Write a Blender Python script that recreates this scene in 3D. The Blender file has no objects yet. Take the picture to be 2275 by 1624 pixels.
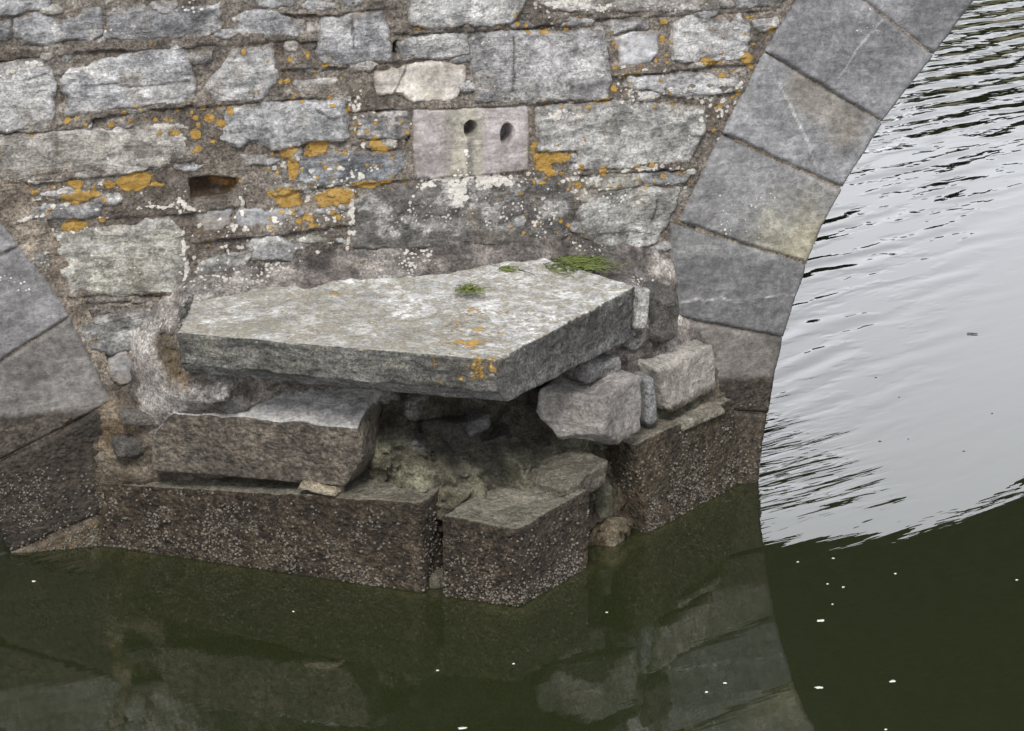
import bpy, math, random
import numpy as np
R = math.radians
scene = bpy.context.scene
COL = scene.collection
rng = np.random.default_rng(7)
random.seed(7)

# ---------------------------------------------------------------- camera, sky, sun, exposure
PW, PH = 2275.0, 1624.0                       # units of the traced outlines
FPX = 11000.0 * PW / 4000.0
PITCH = R(18.0)
YAW = R(15.0889)
CAM = np.array([-0.72666, -9.79542, 3.85573])
cam = bpy.data.cameras.new('camera')
cam.sensor_width = 36.0; cam.sensor_fit = 'HORIZONTAL'; cam.lens = 36.0 * 11000 / 4000
cam.clip_start = 0.1; cam.clip_end = 800
camo = bpy.data.objects.new('camera', cam); COL.objects.link(camo)
camo.location = CAM; camo.rotation_euler = (math.pi / 2 - PITCH, 0, -YAW)
scene.camera = camo

SUN_EL, SUN_AZ = R(48), R(200)                # azimuth clockwise from +y
world = bpy.data.worlds.new('World'); scene.world = world; world.use_nodes = True
wn = world.node_tree; wn.nodes.clear()
wo = wn.nodes.new('ShaderNodeOutputWorld'); bg = wn.nodes.new('ShaderNodeBackground')
sky = wn.nodes.new('ShaderNodeTexSky'); sky.sky_type = 'NISHITA'; sky.sun_disc = False
sky.sun_elevation = SUN_EL; sky.sun_rotation = SUN_AZ
sky.air_density = 1.0; sky.dust_density = 4.0; sky.ozone_density = 1.0
hs = wn.nodes.new('ShaderNodeHueSaturation'); hs.inputs['Saturation'].default_value = 0.2
wtc = wn.nodes.new('ShaderNodeTexCoord'); wnz = wn.nodes.new('ShaderNodeTexNoise')
wnz.inputs['Scale'].default_value = 2.2; wnz.inputs['Detail'].default_value = 5
wmx = wn.nodes.new('ShaderNodeMixRGB'); wmx.inputs[0].default_value = 0.72
wcr = wn.nodes.new('ShaderNodeValToRGB')
wcr.color_ramp.elements[0].position = .3; wcr.color_ramp.elements[0].color = (6.9, 7.1, 7.55, 1)
wcr.color_ramp.elements[1].position = .75; wcr.color_ramp.elements[1].color = (7.9, 8.0, 8.3, 1)
wn.links.new(wtc.outputs['Generated'], wnz.inputs['Vector'])
wn.links.new(wnz.outputs['Fac'], wcr.inputs['Fac'])
wn.links.new(sky.outputs[0], hs.inputs['Color']); wn.links.new(hs.outputs[0], wmx.inputs[1])
wn.links.new(wcr.outputs[0], wmx.inputs[2])
wdt = wn.nodes.new('ShaderNodeVectorMath'); wdt.operation = 'DOT_PRODUCT'; wdt.inputs[1].default_value = (.34, .93, .1)
wrg = wn.nodes.new('ShaderNodeMapRange'); wrg.inputs[1].default_value = .1; wrg.inputs[2].default_value = .9; wrg.inputs[3].default_value = .92; wrg.inputs[4].default_value = 1.85; wrg.interpolation_type = 'SMOOTHSTEP'
wml = wn.nodes.new('ShaderNodeVectorMath'); wml.operation = 'SCALE'
wn.links.new(wtc.outputs['Generated'], wdt.inputs[0]); wn.links.new(wdt.outputs['Value'], wrg.inputs[0])
wn.links.new(wmx.outputs[0], wml.inputs[0]); wn.links.new(wrg.outputs[0], wml.inputs['Scale']); wn.links.new(wml.outputs[0], bg.inputs[0])
bg.inputs[1].default_value = 0.082
wn.links.new(bg.outputs[0], wo.inputs[0])

sl = bpy.data.lights.new('sun', 'SUN'); sl.energy = 1.5; sl.angle = R(14); sl.color = (1, .96, .9)
so = bpy.data.objects.new('sun', sl); COL.objects.link(so)
so.rotation_euler = (math.pi / 2 - SUN_EL, 0, -SUN_AZ + math.pi)
so.location = (-5, -8, 12)
vs = scene.view_settings
vs.view_transform = 'Standard'; vs.look = 'None'; vs.exposure = 1.12; vs.gamma = 1; vs.use_curve_mapping = False
scene.cycles.max_bounces = 8; scene.cycles.transparent_max_bounces = 12

# ---------------------------------------------------------------- geometry of the photograph
_c, _s = math.cos(-YAW), math.sin(-YAW)
RZ = np.array([[_c, -_s, 0], [_s, _c, 0], [0, 0, 1]])
def ray(px, py):
    u = (px - PW / 2) / FPX; v = (PH / 2 - py) / FPX
    c, s = math.cos(PITCH), math.sin(PITCH)
    return RZ @ np.array([u, c + v * s, -s + v * c])
def onz(px, py, z=0.): d = ray(px, py); return CAM + (z - CAM[2]) / d[2] * d
def ony(px, py, y=0.): d = ray(px, py); return CAM + (y - CAM[1]) / d[1] * d
A = np.array([.306, 0, 0]); N = np.array([1.67, -.982, 0]); B = np.array([2.845, 0, 0])
uL = (N - A) / np.linalg.norm(N - A); nL = np.array([uL[1], -uL[0], 0])
uR = (B - N) / np.linalg.norm(B - N); nR = np.array([uR[1], -uR[0], 0])
def onL(px, py, off=0.): d = ray(px, py); p = A + nL * off; return CAM + ((p - CAM) @ nL) / (d @ nL) * d
def onR(px, py, off=0.): d = ray(px, py); p = N + nR * off; return CAM + ((p - CAM) @ nR) / (d @ nR) * d
ARC_R, ARC_Z, ARC_XR, ARC_XL, BRW = 2.79, -.11, 5.70, -2.788, 5.65

# ---------------------------------------------------------------- noise
def _hash(ix, iy, iz, seed):
    h = (ix.astype(np.int64) * 374761393 + iy.astype(np.int64) * 668265263 + iz.astype(np.int64) * 1274126177 + seed * 974711) & 0xffffffff
    h = ((h ^ (h >> 13)) * 1103515245) & 0xffffffff
    h = ((h ^ (h >> 16)) * 668265263) & 0xffffffff
    return ((h ^ (h >> 15)) & 0xffff) / 65535.0
def vnoise(P, seed=0):
    I = np.floor(P); f = P - I; f = f * f * f * (f * (f * 6 - 15) + 10)
    x, y, z = I[:, 0], I[:, 1], I[:, 2]; o = 0
    for a in (0, 1):
        wx = f[:, 0] if a else 1 - f[:, 0]
        for b in (0, 1):
            wy = f[:, 1] if b else 1 - f[:, 1]
            for c in (0, 1):
                wz = f[:, 2] if c else 1 - f[:, 2]
                o = o + wx * wy * wz * _hash(x + a, y + b, z + c, seed)
    return o * 2 - 1
def fbm(P, sc, octv=4, gain=.5, seed=0, ridge=False):
    P = np.asarray(P) * np.asarray(sc) + 31.7; o = 0; a = 1.; t = 0
    for k in range(octv):
        n = vnoise(P, seed + k)
        if ridge: n = 1 - 2 * np.abs(n)
        o = o + a * n; t += a; a *= gain; P = P * 2.03 + 11.3
    return o / t
def worley(P, sc, seed=0):                    # 3-D cellular: F1, F2, cell value
    P = np.asarray(P) * np.asarray(sc); I = np.floor(P)
    f1 = np.full(len(P), 9.); f2 = np.full(len(P), 9.); cv = np.zeros(len(P))
    for a in (-1, 0, 1):
        for b in (-1, 0, 1):
            for c in (-1, 0, 1):
                x, y, z = I[:, 0] + a, I[:, 1] + b, I[:, 2] + c
                d = np.sqrt((x + _hash(x, y, z, seed) - P[:, 0]) ** 2 + (y + _hash(x, y, z, seed + 1) - P[:, 1]) ** 2 + (z + _hash(x, y, z, seed + 2) - P[:, 2]) ** 2)
                n = d < f1
                f2 = np.where(n, f1, np.minimum(f2, d)); cv = np.where(n, _hash(x, y, z, seed + 3), cv); f1 = np.where(n, d, f1)
    return f1, f2, cv
def sst(a, b, x): t = np.clip((x - a) / (b - a), 0, 1); return t * t * (3 - 2 * t)
def mix(a, b, t):
    a, b = np.asarray(a, float), np.asarray(b, float); t = np.asarray(t)
    if a.ndim < 2: a = np.broadcast_to(a, (len(t), 3))
    return a + (b - a) * t[:, None]

# ---------------------------------------------------------------- materials
def nd(nt, typ, **kw):
    n = nt.nodes.new(typ)
    for k, v in kw.items():
        if k.startswith('i_'): n.inputs[k[2:].replace('_', ' ')].default_value = v
        else: setattr(n, k, v)
    return n
def new_mat(name):
    m = bpy.data.materials.new(name); m.use_nodes = True; m.node_tree.nodes.clear(); return m, m.node_tree
def math_n(nt, op, a, b=None, c=None, clamp=False):
    n = nt.nodes.new('ShaderNodeMath'); n.operation = op; n.use_clamp = clamp
    for i, v in enumerate((a, b, c)):
        if v is None: continue
        if isinstance(v, (int, float)): n.inputs[i].default_value = v
        else: nt.links.new(v, n.inputs[i])
    return n.outputs[0]
def noise_n(nt, vec, scale, detail=4, rough=.6, scl=None, dist=0):
    if scl:
        mp = nd(nt, 'ShaderNodeMapping'); mp.inputs['Scale'].default_value = scl
        nt.links.new(vec, mp.inputs[0]); vec = mp.outputs[0]
    n = nd(nt, 'ShaderNodeTexNoise'); n.inputs['Scale'].default_value = scale
    n.inputs['Detail'].default_value = detail; n.inputs['Roughness'].default_value = rough; n.inputs['Distortion'].default_value = dist
    nt.links.new(vec, n.inputs['Vector']); return n.outputs['Fac']
def mrange(nt, v, a, b, c, d, smooth=False):
    n = nd(nt, 'ShaderNodeMapRange'); n.clamp = True
    if smooth: n.interpolation_type = 'SMOOTHSTEP'
    nt.links.new(v, n.inputs[0])
    for i, x in enumerate((a, b, c, d)): n.inputs[i + 1].default_value = x
    return n.outputs[0]
def mixc(nt, fac, a, b, typ='MIX'):
    n = nd(nt, 'ShaderNodeMixRGB'); n.blend_type = typ
    for i, v in enumerate((fac, a, b)):
        if isinstance(v, (int, float)): n.inputs[i].default_value = v
        elif isinstance(v, tuple): n.inputs[i].default_value = (*v, 1)
        else: nt.links.new(v, n.inputs[i])
    return n.outputs[0]

def stone_material(name, cloud=(.62, 1.34), streak=(.78, 1.2), speck=(.72, 1.22), vein=.5, bump=.006, blotch=0., frost=.75, dark=.5):
    m, nt = new_mat(name)
    out = nd(nt, 'ShaderNodeOutputMaterial'); bs = nd(nt, 'ShaderNodeBsdfPrincipled')
    nt.links.new(bs.outputs[0], out.inputs[0])
    pos = nd(nt, 'ShaderNodeNewGeometry').outputs['Position']
    tint = nd(nt, 'ShaderNodeAttribute', attribute_name='tint').outputs['Color']
    lich = nd(nt, 'ShaderNodeAttribute', attribute_name='lich').outputs['Color']
    sp = nd(nt, 'ShaderNodeSeparateColor'); nt.links.new(lich, sp.inputs[0])
    n1 = noise_n(nt, pos, 11, 9, .68, dist=.4)
    n2 = noise_n(nt, pos, 7, 7, .66, scl=(1, 1, 3.2), dist=1.1)
    n3 = noise_n(nt, pos, 95, 5, .8)
    n4 = noise_n(nt, pos, 38, 6, .7)
    f = math_n(nt, 'MULTIPLY', mrange(nt, n1, .36, .64, *cloud), mrange(nt, n2, .38, .62, *streak))
    f = math_n(nt, 'MULTIPLY', f, mrange(nt, n3, .38, .62, *speck))
    f = math_n(nt, 'MULTIPLY', f, mrange(nt, n4, .37, .63, .74, 1.26))
    grey = nd(nt, 'ShaderNodeCombineColor')
    for i in range(3): nt.links.new(f, grey.inputs[i])
    base = mixc(nt, 1.0, tint, grey.outputs[0], 'MULTIPLY')
    # pale calcite veins and scratches
    v1 = noise_n(nt, pos, 3.2, 4, .5, dist=1.2)
    vv = math_n(nt, 'ABSOLUTE', math_n(nt, 'SUBTRACT', v1, .5))
    vm = mrange(nt, vv, .0, .006, 1, 0)
    gate = mrange(nt, noise_n(nt, pos, 2.1, 2, .5), .5, .62, 0, 1)
    vm = math_n(nt, 'MULTIPLY', math_n(nt, 'MULTIPLY', vm, gate), vein)
    base = mixc(nt, vm, base, (.62, .6, .58))
    # grey-white frosted bloom
    fr = mrange(nt, noise_n(nt, pos, 21, 10, .8), .5, .62, 0, frost)
    st_ = nd(nt, 'ShaderNodeSeparateColor'); nt.links.new(tint, st_.inputs[0])
    fr = math_n(nt, 'MULTIPLY', fr, mrange(nt, st_.outputs[0], .12, .42, .08, 1))
    base = mixc(nt, math_n(nt, 'MULTIPLY', fr, mrange(nt, n1, .46, .6, 0, 1)), base, (.60, .60, .60))
    base = mixc(nt, mrange(nt, noise_n(nt, pos, 17, 10, .78, dist=.8), .56, .68, 0, dark), base, (.105, .10, .098))
    if blotch:
        bl = mrange(nt, noise_n(nt, pos, 20, 10, .74, dist=.5), .47, .55, 0, blotch)
        base = mixc(nt, bl, base, mixc(nt, mrange(nt, n3, .35, .65, 0, 1), (.15, .135, .105), (.37, .34, .27)))
    # white lichen dots
    vo = nd(nt, 'ShaderNodeTexVoronoi'); vo.inputs['Scale'].default_value = 62; nt.links.new(pos, vo.inputs['Vector'])
    wmk = math_n(nt, 'ADD', sp.outputs[1], math_n(nt, 'MULTIPLY', math_n(nt, 'SUBTRACT', noise_n(nt, pos, 24, 8, .72), .5), 1.7))
    wmk = math_n(nt, 'SUBTRACT', wmk, math_n(nt, 'MULTIPLY', vo.outputs['Distance'], .85))
    wmk = math_n(nt, 'MULTIPLY', mrange(nt, wmk, .16, .26, 0, 1, True), mrange(nt, sp.outputs[1], .02, .12, 0, 1))
    base = mixc(nt, math_n(nt, 'MULTIPLY', wmk, mrange(nt, n3, .3, .6, .7, .95)), base, (.74, .71, .66))
    # orange lichen
    omk = math_n(nt, 'ADD', sp.outputs[0], math_n(nt, 'MULTIPLY', math_n(nt, 'SUBTRACT', noise_n(nt, pos, 34, 8, .74), .5), 1.9))
    omk = math_n(nt, 'MULTIPLY', mrange(nt, omk, .42, .56, 0, 1, True), mrange(nt, sp.outputs[0], .02, .15, 0, 1))
    oc = mixc(nt, mrange(nt, n4, .35, .65, 0, 1), (.36, .20, .03), (.54, .35, .10))
    base = mixc(nt, math_n(nt, 'MULTIPLY', omk, .92), base, oc)
    # tidal film
    wetf = mrange(nt, math_n(nt, 'ADD', sp.outputs[2], math_n(nt, 'MULTIPLY', math_n(nt, 'SUBTRACT', n1, .5), .9)), .3, .75, 0, 1, True)
    wcol = mixc(nt, mrange(nt, n4, .38, .66, 0, 1), (.17, .152, .134), (.44, .38, .31))
    wetc = mixc(nt, 1.0, base, wcol, 'MULTIPLY')
    base = mixc(nt, math_n(nt, 'MULTIPLY', wetf, math_n(nt, 'MINIMUM', math_n(nt, 'MULTIPLY', sp.outputs[2], 3), 1.0)), base, wetc)
    nt.links.new(base, bs.inputs['Base Color'])
    nt.links.new(mrange(nt, sp.outputs[2], 0, 1, .88, .55), bs.inputs['Roughness'])
    bs.inputs['Specular IOR Level'].default_value = .35
    h = math_n(nt, 'ADD', math_n(nt, 'MULTIPLY', n4, 1.0), math_n(nt, 'MULTIPLY', n3, .28))
    h = math_n(nt, 'ADD', h, math_n(nt, 'MULTIPLY', n2, .8))
    h = math_n(nt, 'SUBTRACT', h, math_n(nt, 'MULTIPLY', math_n(nt, 'MULTIPLY', vo.outputs['Distance'], sp.outputs[2]), .55))
    h = math_n(nt, 'ADD', h, math_n(nt, 'MULTIPLY', wmk, .25)); h = math_n(nt, 'ADD', h, math_n(nt, 'MULTIPLY', omk, .3))
    b = nd(nt, 'ShaderNodeBump'); b.inputs['Distance'].default_value = bump; b.inputs['Strength'].default_value = 1
    nt.links.new(h, b.inputs['Height']); nt.links.new(b.outputs[0], bs.inputs['Normal'])
    return m
M_RUBBLE = stone_material('rubble_limestone', cloud=(.58, 1.42), streak=(.72, 1.25), speck=(.6, 1.35), vein=.35, bump=.024, frost=.95, dark=.62)
M_DRESSED = stone_material('dressed_limestone', cloud=(.84, 1.17), streak=(.82, 1.2), speck=(.82, 1.18), vein=.12, bump=.007, frost=.28, dark=.2)
M_BLOCK = stone_material('cutwater_limestone', cloud=(.66, 1.32), streak=(.84, 1.16), speck=(.5, 1.5), vein=.05, bump=.040, frost=.4, dark=.35)
M_DRY = stone_material('second_course_limestone', cloud=(.8, 1.2), streak=(.86, 1.14), speck=(.7, 1.3), vein=.05, bump=.02, frost=.35, dark=.22)
M_CAP = stone_material('capstone_limestone', cloud=(.72, 1.24), streak=(.82, 1.16), speck=(.66, 1.3), vein=.0, bump=.013, blotch=.8, frost=.5, dark=.3)
M_CAPSIDE = stone_material('capstone_edge', cloud=(.74, 1.24), streak=(.7, 1.3), speck=(.45, 1.55), vein=0., bump=.036, frost=.25, dark=.4)
M_MORTAR = stone_material('lime_mortar', cloud=(.6, 1.4), streak=(.86, 1.14), speck=(.4, 1.6), vein=0., bump=.026, frost=.3, dark=.62)
M_CORE = stone_material('rubble_core', cloud=(.52, 1.45), streak=(.84, 1.16), speck=(.45, 1.5), vein=0., bump=.03, frost=.6, dark=.6)

def simple_mat(name, col, col2=None, rough=.8, scale=40, bump=0.):
    m, nt = new_mat(name); out = nd(nt, 'ShaderNodeOutputMaterial'); bs = nd(nt, 'ShaderNodeBsdfPrincipled')
    nt.links.new(bs.outputs[0], out.inputs[0])
    pos = nd(nt, 'ShaderNodeNewGeometry').outputs['Position']
    n = noise_n(nt, pos, scale, 4, .6)
    nt.links.new(mixc(nt, mrange(nt, n, .35, .65, 0, 1), col, col2 or col), bs.inputs['Base Color'])
    bs.inputs['Roughness'].default_value = rough
    if bump:
        b = nd(nt, 'ShaderNodeBump'); b.inputs['Distance'].default_value = bump
        nt.links.new(n, b.inputs['Height']); nt.links.new(b.outputs[0], bs.inputs['Normal'])
    return m
M_BARN = simple_mat('barnacle_shell', (.045, .039, .031), (.15, .135, .112), .7, 45)
M_BANK = simple_mat('grass_bank', (.03, .045, .015), (.06, .07, .03), .9, 2)
M_LEAF = simple_mat('dark_foliage', (.008, .014, .006), (.02, .03, .012), .9, 1.5)
M_BED = simple_mat('river_mud', (.07, .065, .035), (.10, .09, .05), .9, 3)
M_WEED = simple_mat('green_weed', (.05, .075, .012), (.15, .18, .045), .5, 60)
M_DARKWEED = simple_mat('dried_weed', (.02, .026, .02), (.06, .07, .045), .5, 80)
M_FOAM = simple_mat('foam', (.4, .4, .36), (.66, .66, .62), .5, 90)
M_FLECK = simple_mat('dead_leaf', (.03, .03, .02), (.09, .08, .05), .6, 90)
M_VOID = simple_mat('coarse_masonry', (.13, .125, .12), (.25, .24, .23), .9, 9, .01)

def water_material():
    m, nt = new_mat('river_water'); out = nd(nt, 'ShaderNodeOutputMaterial')
    pos = nd(nt, 'ShaderNodeNewGeometry').outputs['Position']
    sx = nd(nt, 'ShaderNodeSeparateXYZ'); nt.links.new(pos, sx.inputs[0]); X, Y = sx.outputs[0], sx.outputs[1]
    def wave(ang, sc, stretch, detail, dist=.3):
        mp = nd(nt, 'ShaderNodeMapping'); mp.inputs['Rotation'].default_value = (0, 0, ang)
        nt.links.new(pos, mp.inputs[0])
        return noise_n(nt, mp.outputs[0], sc, detail, .5, scl=(1 / stretch, 1, 1), dist=dist)
    a1 = wave(R(-38), 5.2, 3.2, 2)            # ripples fanning off the pier
    a2 = wave(R(-15), 3.2, 2.5, 3)            # breeze farther out
    a3 = wave(R(-20), 12, 6, 3)                # fine chop
    gx = math_n(nt, 'SUBTRACT', X, 2.9)
    nearpier = math_n(nt, 'MULTIPLY', mrange(nt, gx, -.1, 1.7, 1, 0, True), mrange(nt, Y, -.9, .2, 0, 1, True))
    far = mrange(nt, math_n(nt, 'ADD', Y, math_n(nt, 'MULTIPLY', gx, -.1)), 3.6, 8.0, 0, 1, True)
    w1 = math_n(nt, 'ADD', .03, math_n(nt, 'MULTIPLY', nearpier, .35)); w1 = math_n(nt, 'ADD', w1, math_n(nt, 'MULTIPLY', far, .55))
    jet = math_n(nt, 'MULTIPLY', mrange(nt, gx, .15, .72, 1, 0, True), math_n(nt, 'MULTIPLY', mrange(nt, Y, -.55, .1, 0, 1, True), mrange(nt, Y, .5, 1.3, 1, 0, True)))
    mp = nd(nt, 'ShaderNodeMapping'); mp.inputs['Rotation'].default_value = (0, 0, R(-29)); nt.links.new(pos, mp.inputs[0])
    sr = nd(nt, 'ShaderNodeSeparateXYZ'); nt.links.new(mp.outputs[0], sr.inputs[0])
    bend = noise_n(nt, mp.outputs[0], .9, 3, .5)
    ph = math_n(nt, 'ADD', math_n(nt, 'MULTIPLY', sr.outputs[1], 2 * math.pi / .235), math_n(nt, 'MULTIPLY', bend, 16))
    train = math_n(nt, 'SINE', ph)
    q = math_n(nt, 'SUBTRACT', math_n(nt, 'SUBTRACT', Y, .2), math_n(nt, 'MULTIPLY', math_n(nt, 'SUBTRACT', X, 3.3), 1.45))
    fan = math_n(nt, 'MULTIPLY', mrange(nt, q, -.9, 1.6, 0, 1, True), mrange(nt, Y, -.3, .5, 0, 1, True))
    gate = noise_n(nt, mp.outputs[0], 3.6, 3, .55, scl=(.55, 1.2, 1))
    gate = mrange(nt, math_n(nt, 'ADD', gate, math_n(nt, 'MULTIPLY', far, .16)), .42, .56, .03, 1, True)
    h0 = math_n(nt, 'MULTIPLY', math_n(nt, 'MULTIPLY', train, gate), math_n(nt, 'ADD', math_n(nt, 'MULTIPLY', fan, .0040), math_n(nt, 'MULTIPLY', far, .0012)))
    h = math_n(nt, 'ADD', h0, math_n(nt, 'MULTIPLY', math_n(nt, 'SUBTRACT', a1, .5), math_n(nt, 'MULTIPLY', w1, .016)))
    h = math_n(nt, 'ADD', h, math_n(nt, 'MULTIPLY', math_n(nt, 'SUBTRACT', a2, .5), math_n(nt, 'MULTIPLY', far, .05)))
    h = math_n(nt, 'ADD', h, math_n(nt, 'MULTIPLY', math_n(nt, 'SUBTRACT', a3, .5), math_n(nt, 'ADD', .00045, math_n(nt, 'MULTIPLY', math_n(nt, 'ADD', math_n(nt, 'MULTIPLY', jet, 2.4), math_n(nt, 'MULTIPLY', far, .7)), .0075))))
    b = nd(nt, 'ShaderNodeBump'); b.inputs['Distance'].default_value = 1; b.inputs['Strength'].default_value = 1
    nt.links.new(h, b.inputs['Height'])
    fr = nd(nt, 'ShaderNodeFresnel'); fr.inputs['IOR'].default_value = 1.72; nt.links.new(b.outputs[0], fr.inputs['Normal'])
    gl = nd(nt, 'ShaderNodeBsdfGlossy'); gl.inputs['Roughness'].default_value = .0; gl.inputs['Color'].default_value = (1, 1, 1, 1)
    nt.links.new(b.outputs[0], gl.inputs['Normal'])
    tr = nd(nt, 'ShaderNodeBsdfTransparent'); tr.inputs['Color'].default_value = (.88, .86, .68, 1)
    df = nd(nt, 'ShaderNodeBsdfDiffuse'); df.inputs['Color'].default_value = (.042, .052, .021, 1)
    m1 = nd(nt, 'ShaderNodeMixShader'); m1.inputs[0].default_value = .36
    nt.links.new(tr.outputs[0], m1.inputs[1]); nt.links.new(df.outputs[0], m1.inputs[2])
    m2 = nd(nt, 'ShaderNodeMixShader'); nt.links.new(fr.outputs[0], m2.inputs[0])
    nt.links.new(m1.outputs[0], m2.inputs[1]); nt.links.new(gl.outputs[0], m2.inputs[2])
    nt.links.new(m2.outputs[0], out.inputs['Surface'])
    va = nd(nt, 'ShaderNodeVolumeAbsorption'); va.inputs['Color'].default_value = (.55, .58, .25, 1); va.inputs['Density'].default_value = 3.2
    nt.links.new(va.outputs[0], out.inputs['Volume'])
    return m
M_WATER = water_material()

# ---------------------------------------------------------------- object helpers
def tag(o, label=None, cat=None, group=None, kind=None):
    for k, v in (('label', label), ('category', cat), ('group', group), ('kind', kind)):
        if v: o[k] = v
    return o
def empty(name, loc, label, cat, group=None):
    o = bpy.data.objects.new(name, None); COL.objects.link(o); o.location = loc; o.empty_display_size = .1
    return tag(o, label, cat, group)
def mk(name, V, F, mat, parent=None, org=(0, 0, 0), tint=None, lich=None, smooth=True):
    V = np.asarray(V, float); F = np.asarray(F, np.int64); k = F.shape[1]
    me = bpy.data.meshes.new(name); org = np.asarray(org, float)
    me.vertices.add(len(V)); me.vertices.foreach_set('co', (V - org).astype(np.float32).ravel())
    me.loops.add(F.size); me.loops.foreach_set('vertex_index', F.astype(np.int32).ravel())
    me.polygons.add(len(F)); me.polygons.foreach_set('loop_start', np.arange(0, F.size, k, dtype=np.int32))
    me.polygons.foreach_set('use_smooth', np.full(len(F), smooth))
    me.update(calc_edges=True); me.validate()
    for nm, a in (('tint', tint), ('lich', lich)):
        if a is None: continue
        a = np.asarray(a, float)
        if a.ndim == 1: a = np.broadcast_to(a, (len(V), 3))
        at = me.attributes.new(nm, 'FLOAT_COLOR', 'POINT')
        at.data.foreach_set('color', np.c_[a, np.ones(len(V))].astype(np.float32).ravel())
    if mat: me.materials.append(mat)
    o = bpy.data.objects.new(name, me); COL.objects.link(o)
    if parent is not None: o.parent = parent
    else: o.location = org
    return o
def poly_sdf(P, Q):                            # positive inside
    d = np.full(len(P), 1e9); ins = np.zeros(len(P), bool); n = len(Q)
    for i in range(n):
        a, b = Q[i], Q[(i + 1) % n]; e = b - a; w = P - a
        t = np.clip((w @ e) / (e @ e + 1e-12), 0, 1); d = np.minimum(d, np.linalg.norm(w - t[:, None] * e, axis=1))
        c = (a[1] > P[:, 1]) != (b[1] > P[:, 1])
        with np.errstate(divide='ignore', invalid='ignore'):
            xi = a[0] + (P[:, 1] - a[1]) / (b[1] - a[1]) * e[0]
        ins ^= c & (P[:, 0] < xi)
    return np.where(ins, d, -d)
def line_dist(P, Q):                           # distance to a polyline and signed side (positive above)
    d = np.full(len(P), 1e9); sd = np.zeros(len(P))
    for i in range(len(Q) - 1):
        a, b = Q[i], Q[i + 1]; e = b - a; w = P - a
        t = np.clip((w @ e) / (e @ e), 0, 1); dd = np.linalg.norm(w - t[:, None] * e, axis=1)
        m = dd < d; d = np.where(m, dd, d); sd = np.where(m, np.sign(e[0] * w[:, 1] - e[1] * w[:, 0]), sd)
    return d, sd
def wallpts(pts): return np.array([ony(px, py)[[0, 2]] for px, py in pts])

# ---- stains and lichens on the wall, placed where they grow on it: x, y, rx, ry, strength
ORANGE = [(15, 415, 22, 14, .9), (60, 428, 30, 10, .8), (175, 440, 45, 14, 1), (165, 412, 25, 9, .9), (300, 400, 46, 20, 1.1), (240, 412, 16, 12, .8), (350, 408, 30, 8, .7),
 (383, 294, 15, 8, .9), (432, 297, 12, 11, 1), (437, 328, 10, 9, 1), (460, 265, 12, 9, 1), (487, 275, 11, 9, 1), (430, 262, 8, 6, .9), (300, 240, 7, 6, .9), (148, 270, 7, 6, 1), (246, 281, 7, 6, .9), (272, 252, 6, 5, .8), (68, 295, 6, 7, .8), (470, 312, 7, 6, .8),(506, 248, 8, 12, .9),(541, 112, 7, 7, .9),
 (165, 500, 34, 12, 1), (160, 492, 14, 16, .8), (640, 438, 34, 24, 1.1), (745, 440, 44, 22, 1.1), (648, 375, 14, 40, .8), (705, 325, 28, 22, .9), (640, 335, 26, 14, .9), (690, 345, 26, 8, .8),
 (836, 322, 22, 16, 1), (850, 330, 26, 12, .9), (815, 410, 46, 9, 1), (860, 402, 20, 7, .9), (690, 482, 18, 10, .8), (600, 425, 18, 12, .7), (665, 490, 14, 12, .7), (740, 475, 12, 10, .7), (700, 500, 20, 10, .6),
 (1212, 362, 24, 24, 1.1), (1248, 350, 22, 14, 1), (1190, 330, 7, 24, .9), (1226, 385, 12, 10, .8), (1338, 376, 11, 11, 1), (1280, 405, 9, 10, .9), (1415, 370, 9, 5, .8), (1445, 368, 8, 5, .8),
 (1661, 132, 14, 14, 1), (1670, 148, 10, 8, .8), (1568, 136, 26, 9, .7), (1367, 145, 7, 6, .9), (1363, 200, 8, 9, .9), (1341, 222, 18, 5, .9), (1607, 165, 10, 7, .8), (1600, 231, 6, 6, 1), (1470, 89, 8, 8, .9), (1475, 52, 10, 8, .8), (1708, 64, 7, 9, .9), (1490, 228, 6, 5, .8), (1665, 34, 16, 5, .7), (1285, 40, 14, 4, .6), (1145, 35, 7, 8, .7), (1160, 68, 20, 4, .7), (930, 62, 16, 6, .6), (995, 60, 10, 5, .6), (1000, 127, 22, 4, .7),
 (642, 131, 6, 6, .9), (680, 118, 6, 9, .9), (720, 143, 10, 5, .8), (697, 160, 7, 6, .9), (636, 178, 9, 6, .9), (618, 178, 6, 6, .9), (645, 220, 10, 5, .9), (770, 240, 8, 10, .8), (818, 293, 8, 6, .9), (1205, 408, 14, 5, .7), (530, 405, 10, 6, .7)]
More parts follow.
